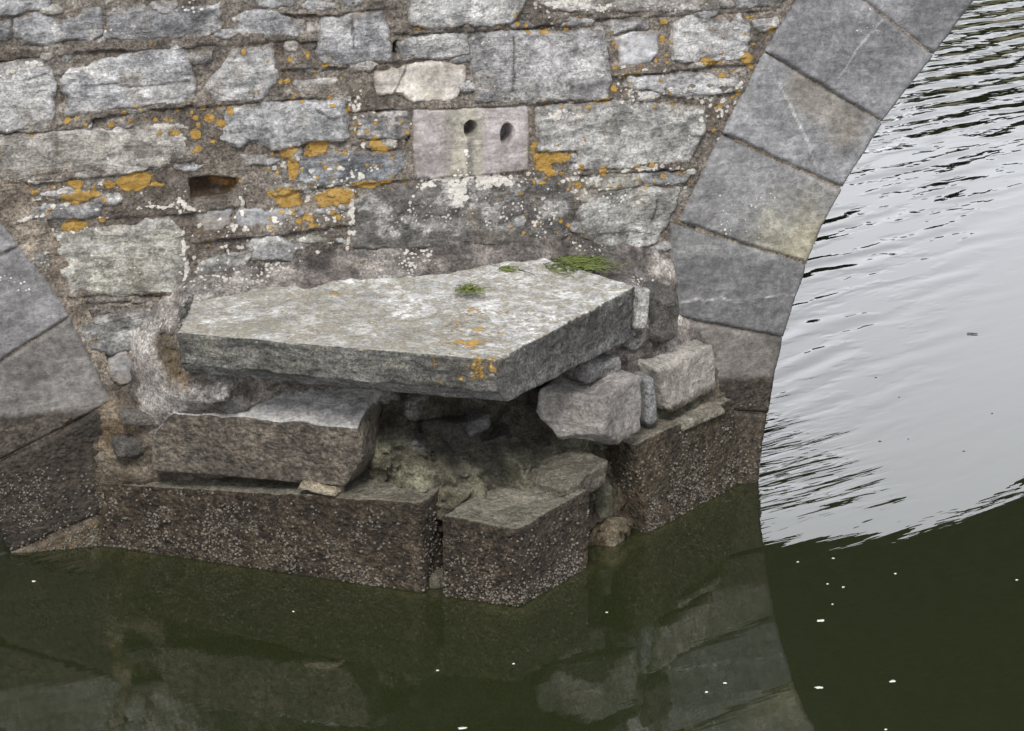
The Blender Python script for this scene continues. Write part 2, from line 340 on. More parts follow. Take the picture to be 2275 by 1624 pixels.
WHITE = [(30, 440, 50, 25, .55), (60, 500, 60, 30, .6), (110, 540, 40, 50, .6), (150, 510, 60, 12, .5), (230, 420, 60, 16, .45), (330, 425, 50, 10, .4), (355, 455, 60, 4, 1), (395, 470, 6, 22, .8), (412, 540, 7, 50, .95), (418, 600, 6, 30, .9),
 (540, 455, 10, 40, .85), (520, 500, 14, 10, .9), (505, 560, 5, 30, .6), (620, 385, 60, 30, .45), (700, 430, 70, 30, .5), (720, 480, 60, 24, .55), (650, 500, 60, 20, .4), (780, 460, 7, 90, .95), (770, 420, 12, 14, .9), (800, 400, 16, 6, .7),
 (795, 235, 22, 50, .6), (800, 280, 22, 40, .45), (930, 480, 150, 50, .40), (1120, 470, 150, 55, .44), (1200, 480, 70, 45, .52), (1020, 425, 28, 46, 1.05), (1100, 400, 70, 18, .95), (950, 410, 40, 8, .9), (1000, 396, 90, 6, 1.0), (920, 440, 20, 20, .6),
 (1240, 255, 36, 22, .85), (1440, 215, 60, 9, .9), (1400, 205, 40, 20, .6), (1560, 212, 60, 7, .75), (1600, 245, 24, 18, .7), (1570, 270, 10, 30, .5), (1330, 395, 60, 22, .6), (1420, 375, 70, 7, .85), (1500, 375, 30, 7, .7), (1280, 380, 14, 40, .5), (1380, 165, 40, 10, .7), (1370, 185, 14, 20, .6), (1250, 227, 100, 5, .6), (1290, 430, 20, 40, .5), (1390, 440, 90, 22, .5), (1300, 15, 130, 12, .75), (1250, 8, 70, 10, .9), (700, 395, 30, 6, .5), (640, 360, 40, 12, .6), (1645, 180, 14, 20, .5), (1530, 300, 8, 50, .45), (30, 160, 40, 18, .75), (70, 145, 30, 12, .8), (430, 20, 50, 12, .5), (240, 345, 8, 24, .6), (1180, 390, 20, 30, .5), (1040, 340, 7, 40, .6)]
LIME = [wallpts(l) for l in [[(392, 452), (400, 500), (412, 540), (420, 590), (421, 640)], [(548, 415), (536, 455), (520, 490), (506, 522)], [(782, 398), (778, 460), (776, 520), (771, 570)], [(330, 453), (360, 457), (400, 455), (440, 463)], [(708, 416), (740, 406), (790, 396), (836, 372)],
        [(1032, 325), (1024, 360), (1018, 392)], [(1266, 365), (1275, 385), (1283, 430)], [(920, 402), (1000, 397), (1100, 392), (1180, 386)], [(502, 560), (504, 592)], [(240, 335), (245, 365)]]]
_g = np.random.default_rng(44)
for x0, y0, x1, y1, n in [(0, 405, 240, 500, 26), (0, 430, 130, 640, 10), (420, 230, 520, 340, 12), (560, 120, 760, 230, 16), (590, 330, 780, 520, 50), (790, 240, 910, 420, 24), (1185, 300, 1300, 410, 22), (1280, 370, 1530, 415, 22), (1340, 60, 1490, 235, 26), (1580, 30, 1740, 300, 30), (130, 230, 420, 300, 12), (1060, 55, 1350, 75, 10), (1180, 222, 1350, 236, 10), (1120, 410, 1270, 520, 16)]:
    for _ in range(n): ORANGE.append((_g.uniform(x0, x1), _g.uniform(y0, y1), _g.uniform(3, 8), _g.uniform(3, 6.5), _g.uniform(.55, 1)))
for x0, y0, x1, y1, n in [(0, 410, 240, 520, 20), (0, 470, 130, 650, 46), (0, 400, 240, 470, 24), (590, 360, 780, 560, 40), (770, 215, 840, 400, 26), (1185, 340, 1290, 540, 22), (1285, 365, 1530, 425, 26), (1345, 140, 1650, 240, 36), (1540, 210, 1640, 330, 20), (420, 480, 560, 640, 24)]:
    for _ in range(n): WHITE.append((_g.uniform(x0, x1), _g.uniform(y0, y1), _g.uniform(4, 13), _g.uniform(3, 8), _g.uniform(.5, .95)))
def wall_lichen(P2, seed=0, og=1., wg=1.):
    P3 = np.c_[P2[:, 0], np.zeros(len(P2)), P2[:, 1]]
    w1, w2 = fbm(P3, 9, 3, seed=91), fbm(P3, 9, 3, seed=95)
    Q = P2 + .018 * np.c_[w1, w2]
    L = np.zeros((len(P2), 3))
    for ch, lst, g in ((0, ORANGE, og), (1, WHITE, wg)):
        for px, py, rx, ry, s in lst:
            c = ony(px, py)[[0, 2]]; k = 1.758e-3
            m = (np.abs(Q[:, 0] - c[0]) < rx * k * 2) & (np.abs(Q[:, 1] - c[1]) < ry * k * 2)
            if not m.any(): continue
            d = np.hypot((Q[m, 0] - c[0]) / (rx * k), (Q[m, 1] - c[1]) / (ry * k))
            L[m, ch] = np.maximum(L[m, ch], s * g * ((1 - sst(.55, 1.25, d)) if max(rx, ry) < 13 else 1.15 * (1 - sst(.0, 1.6, d))))
    for l in LIME:
        d, _ = line_dist(Q, l); L[:, 1] = np.maximum(L[:, 1], .62 * wg * (1 - sst(.002, .020, d + .012 * w1 + .012 * w2)))
    return L

# ---- a patch of dressed or rubble stone in the wall, cut to its outline, with a skirt running into the wall
def patch(pts, step, h0, warp, prof, seed, depth=.1, edge=.014, sink=.008, rough=None, grow=0.):
    Q = wallpts(pts) if not isinstance(pts, np.ndarray) else pts
    lo, hi = Q.min(0) - step * 3, Q.max(0) + step * 3
    nx, nz = int((hi[0] - lo[0]) / step) + 2, int((hi[1] - lo[1]) / step) + 2
    gx, gz = lo[0] + step * np.arange(nx), lo[1] + step * np.arange(nz)
    X, Z = np.meshgrid(gx, gz, indexing='ij'); P2 = np.c_[X.ravel(), Z.ravel()]
    P3 = np.c_[P2[:, 0], np.full(len(P2), seed * .37), P2[:, 1]]
    Wp = P2 + warp * np.c_[fbm(P3, 14, 4, .6, seed=seed), fbm(P3, 14, 4, .6, seed=seed + 40)]
    S = (poly_sdf(Wp, Q) + grow).reshape(nx, nz); G = np.gradient(S, step); s = S.ravel()
    g = np.c_[G[0].ravel(), G[1].ravel()]; g /= np.linalg.norm(g, axis=1)[:, None] + 1e-9
    out = (s < 0) & (s > -step * 1.6)
    P2 = np.where(out[:, None], P2 - g * s[:, None], P2); s = np.maximum(s, np.where(out, 0, -9))
    ok = (s > -1).reshape(nx, nz); idx = np.arange(nx * nz).reshape(nx, nz)
    cell = ok[:-1, :-1] & ok[1:, :-1] & ok[1:, 1:] & ok[:-1, 1:]
    core = (S[:-1, :-1] > 0) | (S[1:, :-1] > 0) | (S[1:, 1:] > 0) | (S[:-1, 1:] > 0)
    cell &= core; i, j = np.nonzero(cell)
    F = np.c_[idx[i, j], idx[i + 1, j], idx[i + 1, j + 1], idx[i, j + 1]]
    P3 = np.c_[P2[:, 0], np.full(len(P2), seed * .37), P2[:, 1]]
    e = sst(0, edge, np.maximum(s, 0))
    h = -sink + (h0 + sink) * e + (rough(P3) if rough else 0) * (.25 + .75 * e) + prof(P2, s)
    V = np.c_[P2[:, 0], -h, P2[:, 1]]
    E = np.concatenate([F[:, [0, 1]], F[:, [1, 2]], F[:, [2, 3]], F[:, [3, 0]]])
    key = E[:, 0] * (nx * nz) + E[:, 1]; rev = E[:, 1] * (nx * nz) + E[:, 0]
    bd = E[~np.isin(key, rev)]
    bv = np.unique(bd); mp = np.zeros(nx * nz, int); mp[bv] = len(V) + np.arange(len(bv))
    VB = V[bv].copy(); VB[:, 1] = depth
    V = np.r_[V, VB]; F = np.r_[F, np.c_[bd[:, 1], bd[:, 0], mp[bd[:, 0]], mp[bd[:, 1]]]]
    s2 = np.r_[s, np.zeros(len(bv))]
    us = np.unique(F); rm = np.full(len(V), -1); rm[us] = np.arange(len(us))
    return V[us], rm[F], s2[us]

# ---------------------------------------------------------------- the bridge
bridge = empty('stone_bridge', (0, 0, 0), 'old grey stone bridge with lichened rubble wall and smooth arch stones in the river', 'bridge')
# coarse body of the bridge: spandrels, both faces, soffits
def arch_top(x, r=ARC_R):
    for c in (ARC_XL, ARC_XR):
        if abs(x - c) < r: return ARC_Z + math.sqrt(r * r - (x - c) ** 2)
    return -1.2
TOP = 3.7
xs = np.unique(np.r_[np.linspace(-8, 12, 161), ARC_XL + ARC_R * np.cos(np.linspace(0, np.pi, 73)), ARC_XR + ARC_R * np.cos(np.linspace(0, np.pi, 73))])
V = []; F = []
def quad(a, b, c, d):
    n = len(V); V.extend([a, b, c, d]); F.append((n, n + 1, n + 2, n + 3))
for a, b in zip(xs[:-1], xs[1:]):
    mid = (a + b) / 2
    if arch_top(mid) > -1: za, zb = max(arch_top(a, ARC_R), ARC_Z), max(arch_top(b, ARC_R), ARC_Z)
    else: za = zb = -1.2
    quad((a, .2, za), (b, .2, zb), (b, .2, TOP), (a, .2, TOP))
    quad((b, BRW, zb), (a, BRW, za), (a, BRW, TOP), (b, BRW, TOP))
    quad((a, .2, TOP), (b, .2, TOP), (b, BRW, TOP), (a, BRW, TOP))
body = mk('bridge_body', V, F, M_VOID, bridge, smooth=False)
for c in (ARC_XL, ARC_XR):
    V = []; F = []
    th = np.linspace(0, np.pi, 97); n0 = len(V); ys = np.linspace(.02, BRW, 25)
    for y in ys:
        for t in th: V.append((c + ARC_R * math.cos(t), y, ARC_Z + ARC_R * math.sin(t)))
    for j in range(24):
        for i in range(96): F.append((n0 + j * 97 + i, n0 + (j + 1) * 97 + i, n0 + (j + 1) * 97 + i + 1, n0 + j * 97 + i + 1))
    for sgn in (0, 96):
        x = c + ARC_R * math.cos(th[sgn]); quad((x, .02, -1.2), (x, BRW, -1.2), (x, BRW, ARC_Z), (x, .02, ARC_Z))
    mk('arch_soffit', V, F, M_VOID, body)

# mortar bed: the whole visible face of the spandrel
RIB = [[(0, 137), (112, 128), (202, 112), (412, 105), (569, 96)], [(0, 297), (195, 283), (205, 262), (425, 235), (569, 228), (769, 215)], [(619, 32), (719, 33), (864, 20)],
 [(881, 75), (1138, 66), (1200, 58), (1320, 44), (1700, 22)], [(631, 156), (706, 153), (794, 148), (871, 136)], [(799, 247), (1044, 240), (1138, 236), (1350, 222), (1440, 214), (1636, 202)],
 [(1373, 166), (1488, 160), (1563, 150), (1663, 140)], [(1288, 391), (1413, 383), (1528, 376)], [(255, 483), (400, 478), (440, 470), (520, 458)], [(455, 535), (569, 525), (681, 513), (770, 500)], [(137, 658), (245, 651), (375, 654)],
 [(0, 405), (120, 400), (250, 388), (410, 360)], [(660, 420), (780, 408), (900, 400)], [(560, 92), (700, 92)], [(250, 695), (330, 690), (390, 665)], [(170, 672), (300, 668)]]
RIBW = [wallpts(l) for l in RIB]
VRIB = [wallpts(l) for l in [[(125, 140), (140, 270)], [(228, 20), (236, 95)], [(425, 115), (445, 235)], [(612, 105), (616, 215)], [(650, 60), (690, 95)], [(880, 80), (884, 135)], [(1045, 78), (1046, 225)], [(905, 245), (912, 395)], [(1182, 240), (1180, 395)], [(1270, 395), (1275, 545)], [(1352, 75), (1365, 220)], [(1475, 60), (1478, 135)], [(775, 410), (775, 560)], [(420, 290), (440, 400)], [(412, 480), (430, 640)]]]
step = .0065
gx = np.arange(-.25, 4.2, step); gz = np.arange(.3, 2.14, step)
X, Z = np.meshgrid(gx, gz, indexing='ij'); P2 = np.c_[X.ravel(), Z.ravel()]; P3 = np.c_[P2[:, 0], 0 * P2[:, 0], P2[:, 1]]
nx, nz = X.shape
h = .009 * fbm(P3, 12, 5, .65, seed=3) + .007 * fbm(P3, 40, 3, .6, seed=9) - .004 + .008 * fbm(P3, 3, 3, seed=5)
for l in RIBW:
    wp = P2 + .006 * np.c_[fbm(P3, 8, 2, seed=11), fbm(P3, 8, 2, seed=12)]
    d, sd = line_dist(wp, l)
    rag = .4 + .6 * sst(-.3, .2, fbm(P3, 6, 3, seed=21))
    h += np.where(sd > 0, .015 * rag * sst(.05, .03, d), -.014 * rag * sst(.012, .0, d))
for l in VRIB:
    d, sd = line_dist(P2, l); h += .007 * sst(.03, .02, d) * (.5 + .5 * sst(-.2, .2, fbm(P3, 7, 3, seed=23)))
# eroded pits
f1, f2, cv = worley(P3, 16, seed=5); h -= .016 * sst(.25, .05, f1) * (cv > .8)
HOLLOW = wallpts([(425, 400), (470, 392), (526, 400), (527, 420), (505, 436), (470, 438), (428, 444)])
h -= .09 * sst(-.01, .012, poly_sdf(P2 + .008 * np.c_[fbm(P3, 14, 3, seed=61), fbm(P3, 14, 3, seed=62)], HOLLOW))
for px, py, rx, ry in [(1045, 286, 16, 21), (1126, 298, 17, 27), (880, 106, 5, 11), (905, 305, 3, 8)]:
    c = ony(px, py)[[0, 2]]; h -= .13 * sst(1.5, .9, np.hypot((P2[:, 0] - c[0]) / (rx * 1.758e-3), (P2[:, 1] - c[1]) / (ry * 1.758e-3)))
lich = wall_lichen(P2)
t0 = mix((.135, .115, .098), (.23, .203, .176), sst(-.35, .45, fbm(P3, 5, 5, .6, seed=14)))
t0 = mix(t0, (.115, .09, .068), .8 * sst(.05, .5, fbm(P3, 9, 5, .65, seed=17)))
t0 = mix(t0, (.37, .35, .32), .5 * sst(.05, .4, fbm(P3, (6, 6, 9), 6, .68, seed=29)))
lich[:, 1] = np.maximum(lich[:, 1], .38 * sst(.15, .5, fbm(P3, 3.5, 3, seed=33)))
lich[:, 0] = np.maximum(lich[:, 0], .30 * sst(.1, .5, fbm(P3, 4, 3, seed=35)) * (P2[:, 1] > .9))
rr = np.hypot(P2[:, 0] - ARC_XR, P2[:, 1] - ARC_Z); rl = np.hypot(P2[:, 0] - ARC_XL, P2[:, 1] - ARC_Z)
okv = ((rr > ARC_R + .07) & (rl > ARC_R + .07)).reshape(nx, nz)
idx = np.arange(nx * nz).reshape(nx, nz)
i, j = np.nonzero(okv[:-1, :-1] & okv[1:, :-1] & okv[1:, 1:] & okv[:-1, 1:])
F = np.c_[idx[i, j], idx[i + 1, j], idx[i + 1, j + 1], idx[i, j + 1]]
us = np.unique(F); rm = np.full(nx * nz, -1); rm[us] = np.arange(len(us))
MORTAR_V = np.c_[P2[:, 0], -h, P2[:, 1]][us]
spandrel = mk('spandrel_wall', MORTAR_V, rm[F], M_MORTAR, bridge, tint=t0[us], lich=lich[us])

# rubble stones: outline, tint, kind (r rough, s slaty, d dressed), height, extra (white, orange, dirt)
G1, G2, G3, G4 = (.36, .362, .378), (.43, .43, .435), (.25, .252, .265), (.19, .185, .188)
WARM, PINK, OLIVE, PALE = (.40, .375, .345), (.285, .262, .262), (.36, .35, .31), (.52, .515, .51)
STONES = [
 ([(35,45),(82,36),(120,47),(150,43),(220,15),(226,38),(225,72),(200,83),(160,86),(100,96),(58,94),(35,65)], G1, 's', .014, .2),
 ([(240,27),(320,22),(400,25),(485,18),(487,45),(485,70),(375,83),(288,94),(240,80)], G3, 'r', .008, .35),
 ([(-40,-10),(110,-8),(100,15),(70,18),(25,27),(-40,26)], G1, 'r', .012, .2),
 ([(-40,152),(35,140),(88,136),(113,150),(118,225),(120,268),(75,280),(-40,290)], G2, 'r', .016, .42),
 ([(145,160),(200,147),(225,133),(275,122),(325,111),(412,112),(422,150),(437,220),(325,230),(225,243),(152,252),(150,212),(140,190)], G1, 's', .016, .2),
 ([(457,205),(480,175),(505,140),(520,112),(560,115),(606,103),(610,140),(611,180),(582,217),(530,220),(470,222)], G2, 'r', .014, .15),
 ([(709,62),(724,42),(754,45),(844,24),(859,57),(866,70),(871,130),(831,135),(781,140),(709,137),(711,105),(705,82)], G1, 's', .015, .2),
 ([(525,45),(550,30),(569,27),(616,26),(629,40),(669,50),(674,62),(669,82),(619,78),(569,79),(525,75)], G1, 's', .013, .25),
 ([(911,-10),(1165,-10),(1152,25),(1137,48),(1050,55),(960,58),(908,58),(906,30)], G2, 'r', .018, .3),
 ([(888,97),(919,87),(994,80),(1034,82),(1041,100),(1039,118),(969,125),(886,132)], G2, 'r', .014, .2),
 ([(836,160),(869,147),(931,140),(994,137),(1036,140),(1034,180),(1020,215),(994,222),(919,227),(894,212),(839,210),(831,190)], WARM, 'd', .012, .1),
 ([(1051,78),(1138,73),(1263,75),(1340,68),(1348,130),(1357,180),(1350,218),(1250,222),(1140,225),(1060,222),(1052,170)], (.385,.38,.39), 'r', .018, .25),
 ([(1363,85),(1413,74),(1466,72),(1463,118),(1448,142),(1400,152),(1373,140),(1370,112)], G1, 'd', .010, .1),
 ([(1490,52),(1550,41),(1613,45),(1620,57),(1645,38),(1660,62),(1659,125),(1613,131),(1538,136),(1493,128),(1488,82)], G2, 'r', .018, .45),
 ([(1388,190),(1400,173),(1513,167),(1635,177),(1638,195),(1588,205),(1488,210),(1438,200)], G1, 's', .018, .1),
 ([(1193,240),(1263,235),(1388,232),(1513,235),(1558,242),(1563,262),(1560,288),(1528,355),(1438,368),(1363,370),(1288,372),(1283,328),(1195,335)], (.42,.415,.405), 'r', .017, .15),
 ([(920,243),(1020,242),(1173,236),(1176,300),(1173,378),(1060,390),(925,398),(916,330)], PINK, 'h', .012, .0),
 ([(510,250),(560,235),(640,228),(720,222),(768,218),(772,300),(755,310),(700,312),(640,330),(600,330),(575,312),(555,305),(525,330),(500,310),(505,280)], (.42,.425,.44), 'r', .02, .25),
 ([(800,258),(900,250),(905,300),(885,312),(850,305),(800,300)], G3, 'r', .004, .25),
 ([(664,352),(744,342),(889,342),(891,370),(864,395),(794,405),(700,412),(662,398)], (.27,.285,.31), 's', .014, .0),
 ([(-40,330),(30,305),(140,295),(250,290),(330,285),(413,280),(415,340),(400,358),(340,370),(250,385),(120,398),(-40,405)], (.385,.365,.335), 's', .012, .3),
 ([(97,432),(150,422),(220,428),(225,434),(150,442)], G1, 's', .012, .1),
 ([(37,478),(100,461),(188,454),(225,456),(212,474),(75,488),(37,490)], G3, 's', .008, .3),
 ([(130,521),(200,516),(272,506),(310,506),(325,491),(375,486),(400,506),(410,556),(420,631),(375,646),(250,652),(150,646),(135,603)], (.365,.355,.315), 's', .012, .34),
 ([(437,480),(445,470),(520,460),(512,500),(490,515),(455,520)], G4, 'd', .010, .1),
 ([(535,468),(569,466),(640,463),(641,486),(620,498),(569,505),(530,508),(525,485)], G3, 'd', .010, .1),
 ([(552,548),(569,531),(619,531),(651,546),(676,551),(654,561),(654,578),(606,576),(560,572)], G2, 'r', .014, .0),
 ([(783,450),(820,430),(860,420),(1000,408),(1140,403),(1266,400),(1270,470),(1262,515),(1240,540),(1100,540),(900,548),(790,545),(778,500)], (.135,.128,.122), 'r', .014, .22),
 ([(1288,468),(1300,456),(1338,431),(1438,418),(1505,426),(1498,456),(1475,506),(1458,531),(1388,552),(1338,550),(1293,526)], (.37,.37,.35), 's', .018, .3),
 ([(1425,390),(1463,382),(1527,388),(1520,402),(1438,410)], G3, 's', .012, .2),
 ([(1298,398),(1340,388),(1418,388),(1420,408),(1360,418),(1300,420)], OLIVE, 'r', .008, .5),
 ([(1353,50),(1413,47),(1438,50),(1438,60),(1358,67)], G2, 'r', .010, .2),
 ([(1243,47),(1275,42),(1318,44),(1313,51),(1250,61)], G2, 's', .010, .2),
 ([(1180,-10),(1625,-10),(1600,18),(1500,22),(1350,26),(1220,20)], (.42,.39,.38), 'r', .012, .55),
 ([(1633,-10),(1745,-10),(1728,10),(1640,18)], G3, 'r', .012, .1),
 ([(1676,50),(1725,46),(1728,60),(1690,70),(1680,65)], G2, 'r', .010, .2),
 ([(540,352),(600,347),(622,355),(600,366),(545,368)], G1, 's', .010, .4),
 ([(670,10),(730,3),(742,16),(690,19)], G1, 'r', .010, .2), ([(765,-6),(803,-6),(800,9),(770,9)], G1, 'r', .010, .2),
 ([(437,595),(475,575),(500,565),(560,560),(545,590),(480,608),(440,605)], (.26,.26,.245), 's', .012, .2),
 ([(170,722),(250,705),(340,682),(372,680),(365,712),(310,742),(290,772),(240,786),(207,772)], (.29,.285,.28), 's', .016, .1),
 ([(236,800),(260,785),(285,778),(297,800),(298,834),(284,852),(262,858),(246,835)], (.22,.22,.225), 'd', .04, .0),
 ([(150,272),(160,268),(190,270),(195,279),(155,282)], G2, 's', .012, .1), ([(268,270),(292,272),(290,280),(272,279)], G1, 'r', .012, .2),
 ([(620,232),(660,226),(665,234),(625,240)], G2, 'r', .010, .2), ([(655,185),(745,178),(752,205),(668,214)], (.24,.215,.19), 'r', .006, .1),
 ([(-40,60),(18,52),(28,80),(-40,92)], G3, 'r', .010, .3), ([(150,110),(158,116),(146,130),(142,118)], G2, 'r', .008, .1),
 ([(560,-8),(655,-8),(650,8),(570,14)], G3, 's', .010, .2), ([(60,560),(100,540),(118,575),(112,610),(95,600)], (.27,.26,.24), 'r', .008, .3),
]
_g = np.random.default_rng(12)
_polys = [wallpts(st_[0]) for st_ in STONES]; _n = 0
for _ in range(900):
    px, py = _g.uniform(10, 1680), _g.uniform(10, 640)
    c = ony(px, py)[[0, 2]][None]
    if np.hypot(c[0, 0] - ARC_XR, c[0, 1] - ARC_Z) < ARC_R + .58 or np.hypot(c[0, 0] - ARC_XL, c[0, 1] - ARC_Z) < ARC_R + .58: continue
    if 380 < px < 560 and 370 < py < 460: continue
    if py > 560 and 380 < px: continue
    rx, ry = _g.uniform(9, 30), _g.uniform(4, 11)
    if max(poly_sdf(c, q)[0] for q in _polys) > -.0011 * ry - .004: continue
    a0_ = _g.uniform(0, 6.28); pts = [(px + rx * (.75 + .5 * _g.random()) * math.cos(t), py + ry * (.7 + .6 * _g.random()) * math.sin(t) - .07 * rx * math.cos(t)) for t in np.arange(7) * .8976 + a0_]
    STONES.append((pts, [G1, G2, G3, WARM, OLIVE, G1][_g.integers(6)], 'rs'[_g.integers(2)], .010, .3)); _polys.append(wallpts(pts)); _n += 1
    if _n >= 48: break
HOLES = [(1045, 286, 14, 18), (1126, 298, 14.5, 24)]
CRACKS = [wallpts(l) for l in [[(902, 148), (893, 168), (884, 185), (875, 206)], [(782, 42), (783, 70), (784, 105)], [(875, 206), (892, 204), (897, 216)], [(1139, 80), (1140, 130), (1139, 200)], [(1458, 440), (1452, 470), (1446, 488)], [(60, 175), (110, 160)], [(180, 190), (250, 185), (330, 190), (420, 178)], [(700, 240), (735, 262), (765, 258)], [(1330, 520), (1400, 512), (1450, 520)]]]
for k, (pts, tint, kind, h0, wl) in enumerate(STONES):
    sd = 100 + k * 7
    if kind == 's': rough = lambda P, sd=sd: .009 * fbm(P, (7, 7, 26), 5, .68, seed=sd) + .008 * fbm(P, (6, 6, 17), 4, .6, seed=sd + 3, ridge=True)
    elif kind == 'r': rough = lambda P, sd=sd: .011 * fbm(P, 9, 6, .68, seed=sd) + .009 * fbm(P, (10, 10, 16), 4, .65, seed=sd + 3, ridge=True)
    else: rough = lambda P, sd=sd: .004 * fbm(P, 12, 4, .55, seed=sd)
    prof = lambda P, s: 0
    if kind == 'h':
        def prof(P, s):
            o = 0
            for px, py, rx, ry in HOLES:
                c = ony(px, py)[[0, 2]]; kk = 1.758e-3
                d = np.hypot((P[:, 0] - c[0]) / (rx * kk), (P[:, 1] - c[1]) / (ry * kk))
                o = o - .11 * sst(1.06, .8, d)
            return o
    st = .0042 if kind == 'h' else .0062
    V, F, s = patch(pts, st, h0 * .55, .002 if kind == 'h' else .019, prof, sd, edge=.008 if kind in 'dh' else .010, sink=.005, rough=rough, grow=.003 if kind in 'dh' else .012)
    P3 = np.c_[V[:, 0], np.full(len(V), sd * .3), V[:, 2]]; P2 = V[:, [0, 2]]
    t = mix(np.array(tint) * .72, np.array(tint) * 1.22, sst(-.45, .45, fbm(P3, (4, 4, 9), 5, .6, seed=sd + 1)))
    t = mix(t, (.25, .215, .17), .55 * sst(.1, .55, fbm(P3, 8, 4, .6, seed=sd + 5)))
    e = sst(.03, .0, s) * sst(-.15, .2, fbm(P3, 15, 4, seed=sd + 8)); t = mix(t, (.19, .16, .135), .85 * e)
    if kind in 'rs': t = mix(t, (.56, .55, .54), .65 * sst(.08, .32, fbm(P3, (6, 6, 9), 6, .68, seed=sd + 2))); t = mix(t, np.array(tint) * .5, .7 * sst(.1, .4, fbm(P3, (7, 7, 14), 6, .68, seed=sd + 12)))
    for l in CRACKS:
        d, _ = line_dist(P2 + .006 * np.c_[fbm(P3, 30, 2, seed=5), fbm(P3, 30, 2, seed=6)], l); t = mix(t, (.05, .045, .04), .8 * sst(.006, .002, d))
    L = wall_lichen(P2, og=.9, wg=.95)
    L[:, 1] = np.maximum(L[:, 1], wl * sst(-.3, .45, fbm(P3, 5, 4, seed=sd + 6)))
    if kind == 'h':                            # damp, lime-stained run below the weep hole
        cx = (P2[:, 0] - ony(1030, 300)[0]) / .075; st = sst(1.25, .5, np.abs(cx + .7 * fbm(P3, (9, 9, 5), 5, .65, seed=4)))
        t = mix(t, (.30, .285, .235), .85 * st)
        dk = sst(.36, .08, np.abs(P2[:, 0] - ony(1043, 340)[0] + .014 * fbm(P3, 18, 4, seed=9)) / .06) * (P2[:, 1] < ony(1043, 305)[2])
        t = mix(t, (.10, .10, .095), .8 * dk); dk2 = sst(.5, .05, np.abs(P2[:, 0] - ony(993, 320)[0] + .03 * fbm(P3, (14, 14, 8), 4, seed=10)) / .06)
        t = mix(t, (.2, .19, .17), .7 * dk2)
    o = mk('rubble_stone', V, F, M_DRESSED if kind in 'dh' else M_RUBBLE, spandrel, tint=t, lich=L)
    if kind == 'h': o['label'] = 'pinkish grey stone with two drilled weep holes and a dark run'
# rusty hollow where a stone has rotted out
V, F, s = patch([(418, 392), (470, 386), (534, 394), (535, 420), (510, 443), (470, 445), (420, 450)], .0062, -.03, .012, lambda P, s: -.03 * sst(.0, .03, s), 999, edge=.02, sink=.03,
                rough=lambda P: .012 * fbm(P, 12, 4, seed=55))
P3 = V * 1.0; t = mix((.07, .045, .025), (.36, .19, .06), sst(0, .5, fbm(P3, (10, 10, 22), 4, seed=61)))
o = mk('rubble_stone', V, F, M_RUBBLE, spandrel, tint=t, lich=(0, 0, 0)); o['label'] = 'rusty brown hollow stone rotted out of the wall'

# arch rings
def voussoir(pts, tint, seed, parent, wet=None, extra=None):
    rough = lambda P: .003 * fbm(P, 14, 4, .55, seed=seed) + .005 * fbm(P, 3, 2, seed=seed + 2)
    V, F, s = patch(pts, .0075, .022, .0045, lambda P, s: 0, seed, depth=.25, edge=.012, sink=-.006, rough=rough, grow=.0045)
    P3 = np.c_[V[:, 0], np.full(len(V), seed * .3), V[:, 2]]
    t = mix(np.array(tint) * .66, np.array(tint) * 1.06, sst(-.4, .4, fbm(P3, (4, 4, 6.5), 6, .66, seed=seed + 1)))
    t = mix(t, np.array(tint) * .45, .6 * sst(.12, .4, fbm(P3, (2.4, 2.4, 3.5), 5, .6, seed=seed + 9)))
    L = np.zeros((len(V), 3)); L[:, 1] = .30 * sst(.1, .5, fbm(P3, 4, 4, seed=seed + 6))
    if extra is not None: t, L = extra(V, P3, t, L)
    if wet is not None:
        L[:, 2] = sst(wet + .05, wet - .06, V[:, 2] + .03 * fbm(P3, 6, 3, seed=8))
    return mk('voussoir', V, F, M_DRESSED, parent, tint=t, lich=L)
def ring_bed(cx, t0, t1, name):                # joint mortar behind the arch stones
    V = []; F = []; n = 140; rs = (ARC_R + .004, ARC_R + .2, ARC_R + .49)
    for k in range(n + 1):
        a = t0 + (t1 - t0) * k / n
        for r in rs: V.append((cx + r * math.cos(a), -.004 - .004 * (k % 3), ARC_Z + r * math.sin(a)))
    for k in range(n):
        for q in range(2): a = k * 3 + q; F.append((a, a + 1, a + 4, a + 3))
    V = np.array(V)
    return mk(name, V, F, M_MORTAR, bridge, tint=mix((.20, .165, .135), (.30, .26, .21), sst(-.4, .4, fbm(V, 9, 3))), lich=(.1, .15, 0))
ringR = ring_bed(ARC_XR, R(95), R(184), 'arch_ring'); ringL = ring_bed(ARC_XL, R(-4), R(60), 'arch_ring')
def stain(cpts, w, dens=.75):
    l = wallpts(cpts)
    def f(V, P3, t, L):
        d, sd = line_dist(V[:, [0, 2]], l)
        return mix(t, (.17, .155, .13), dens * sst(w, w * .25, d + .05 * fbm(P3, 9, 4, seed=77))), L
    return f
def dark_low(frac_z, col=(.22, .215, .215)):
    def f(V, P3, t, L): return mix(t, col, .75 * sst(frac_z + .05, frac_z - .06, V[:, 2] + .05 * fbm(P3, 6, 4, seed=78))), L
    return f
def yellow(V, P3, t, L):
    c = ony(1790, 540); k = sst(.3, .02, np.hypot(V[:, 0] - c[0], V[:, 2] - c[2]) + .12 * fbm(P3, 6, 5, .6, seed=79))
    return mix(mix(t, (.17, .168, .17), .8 * sst(-.1, .35, fbm(P3, (9, 9, 14), 5, .65, seed=80))), (.40, .37, .25), .6 * k), L
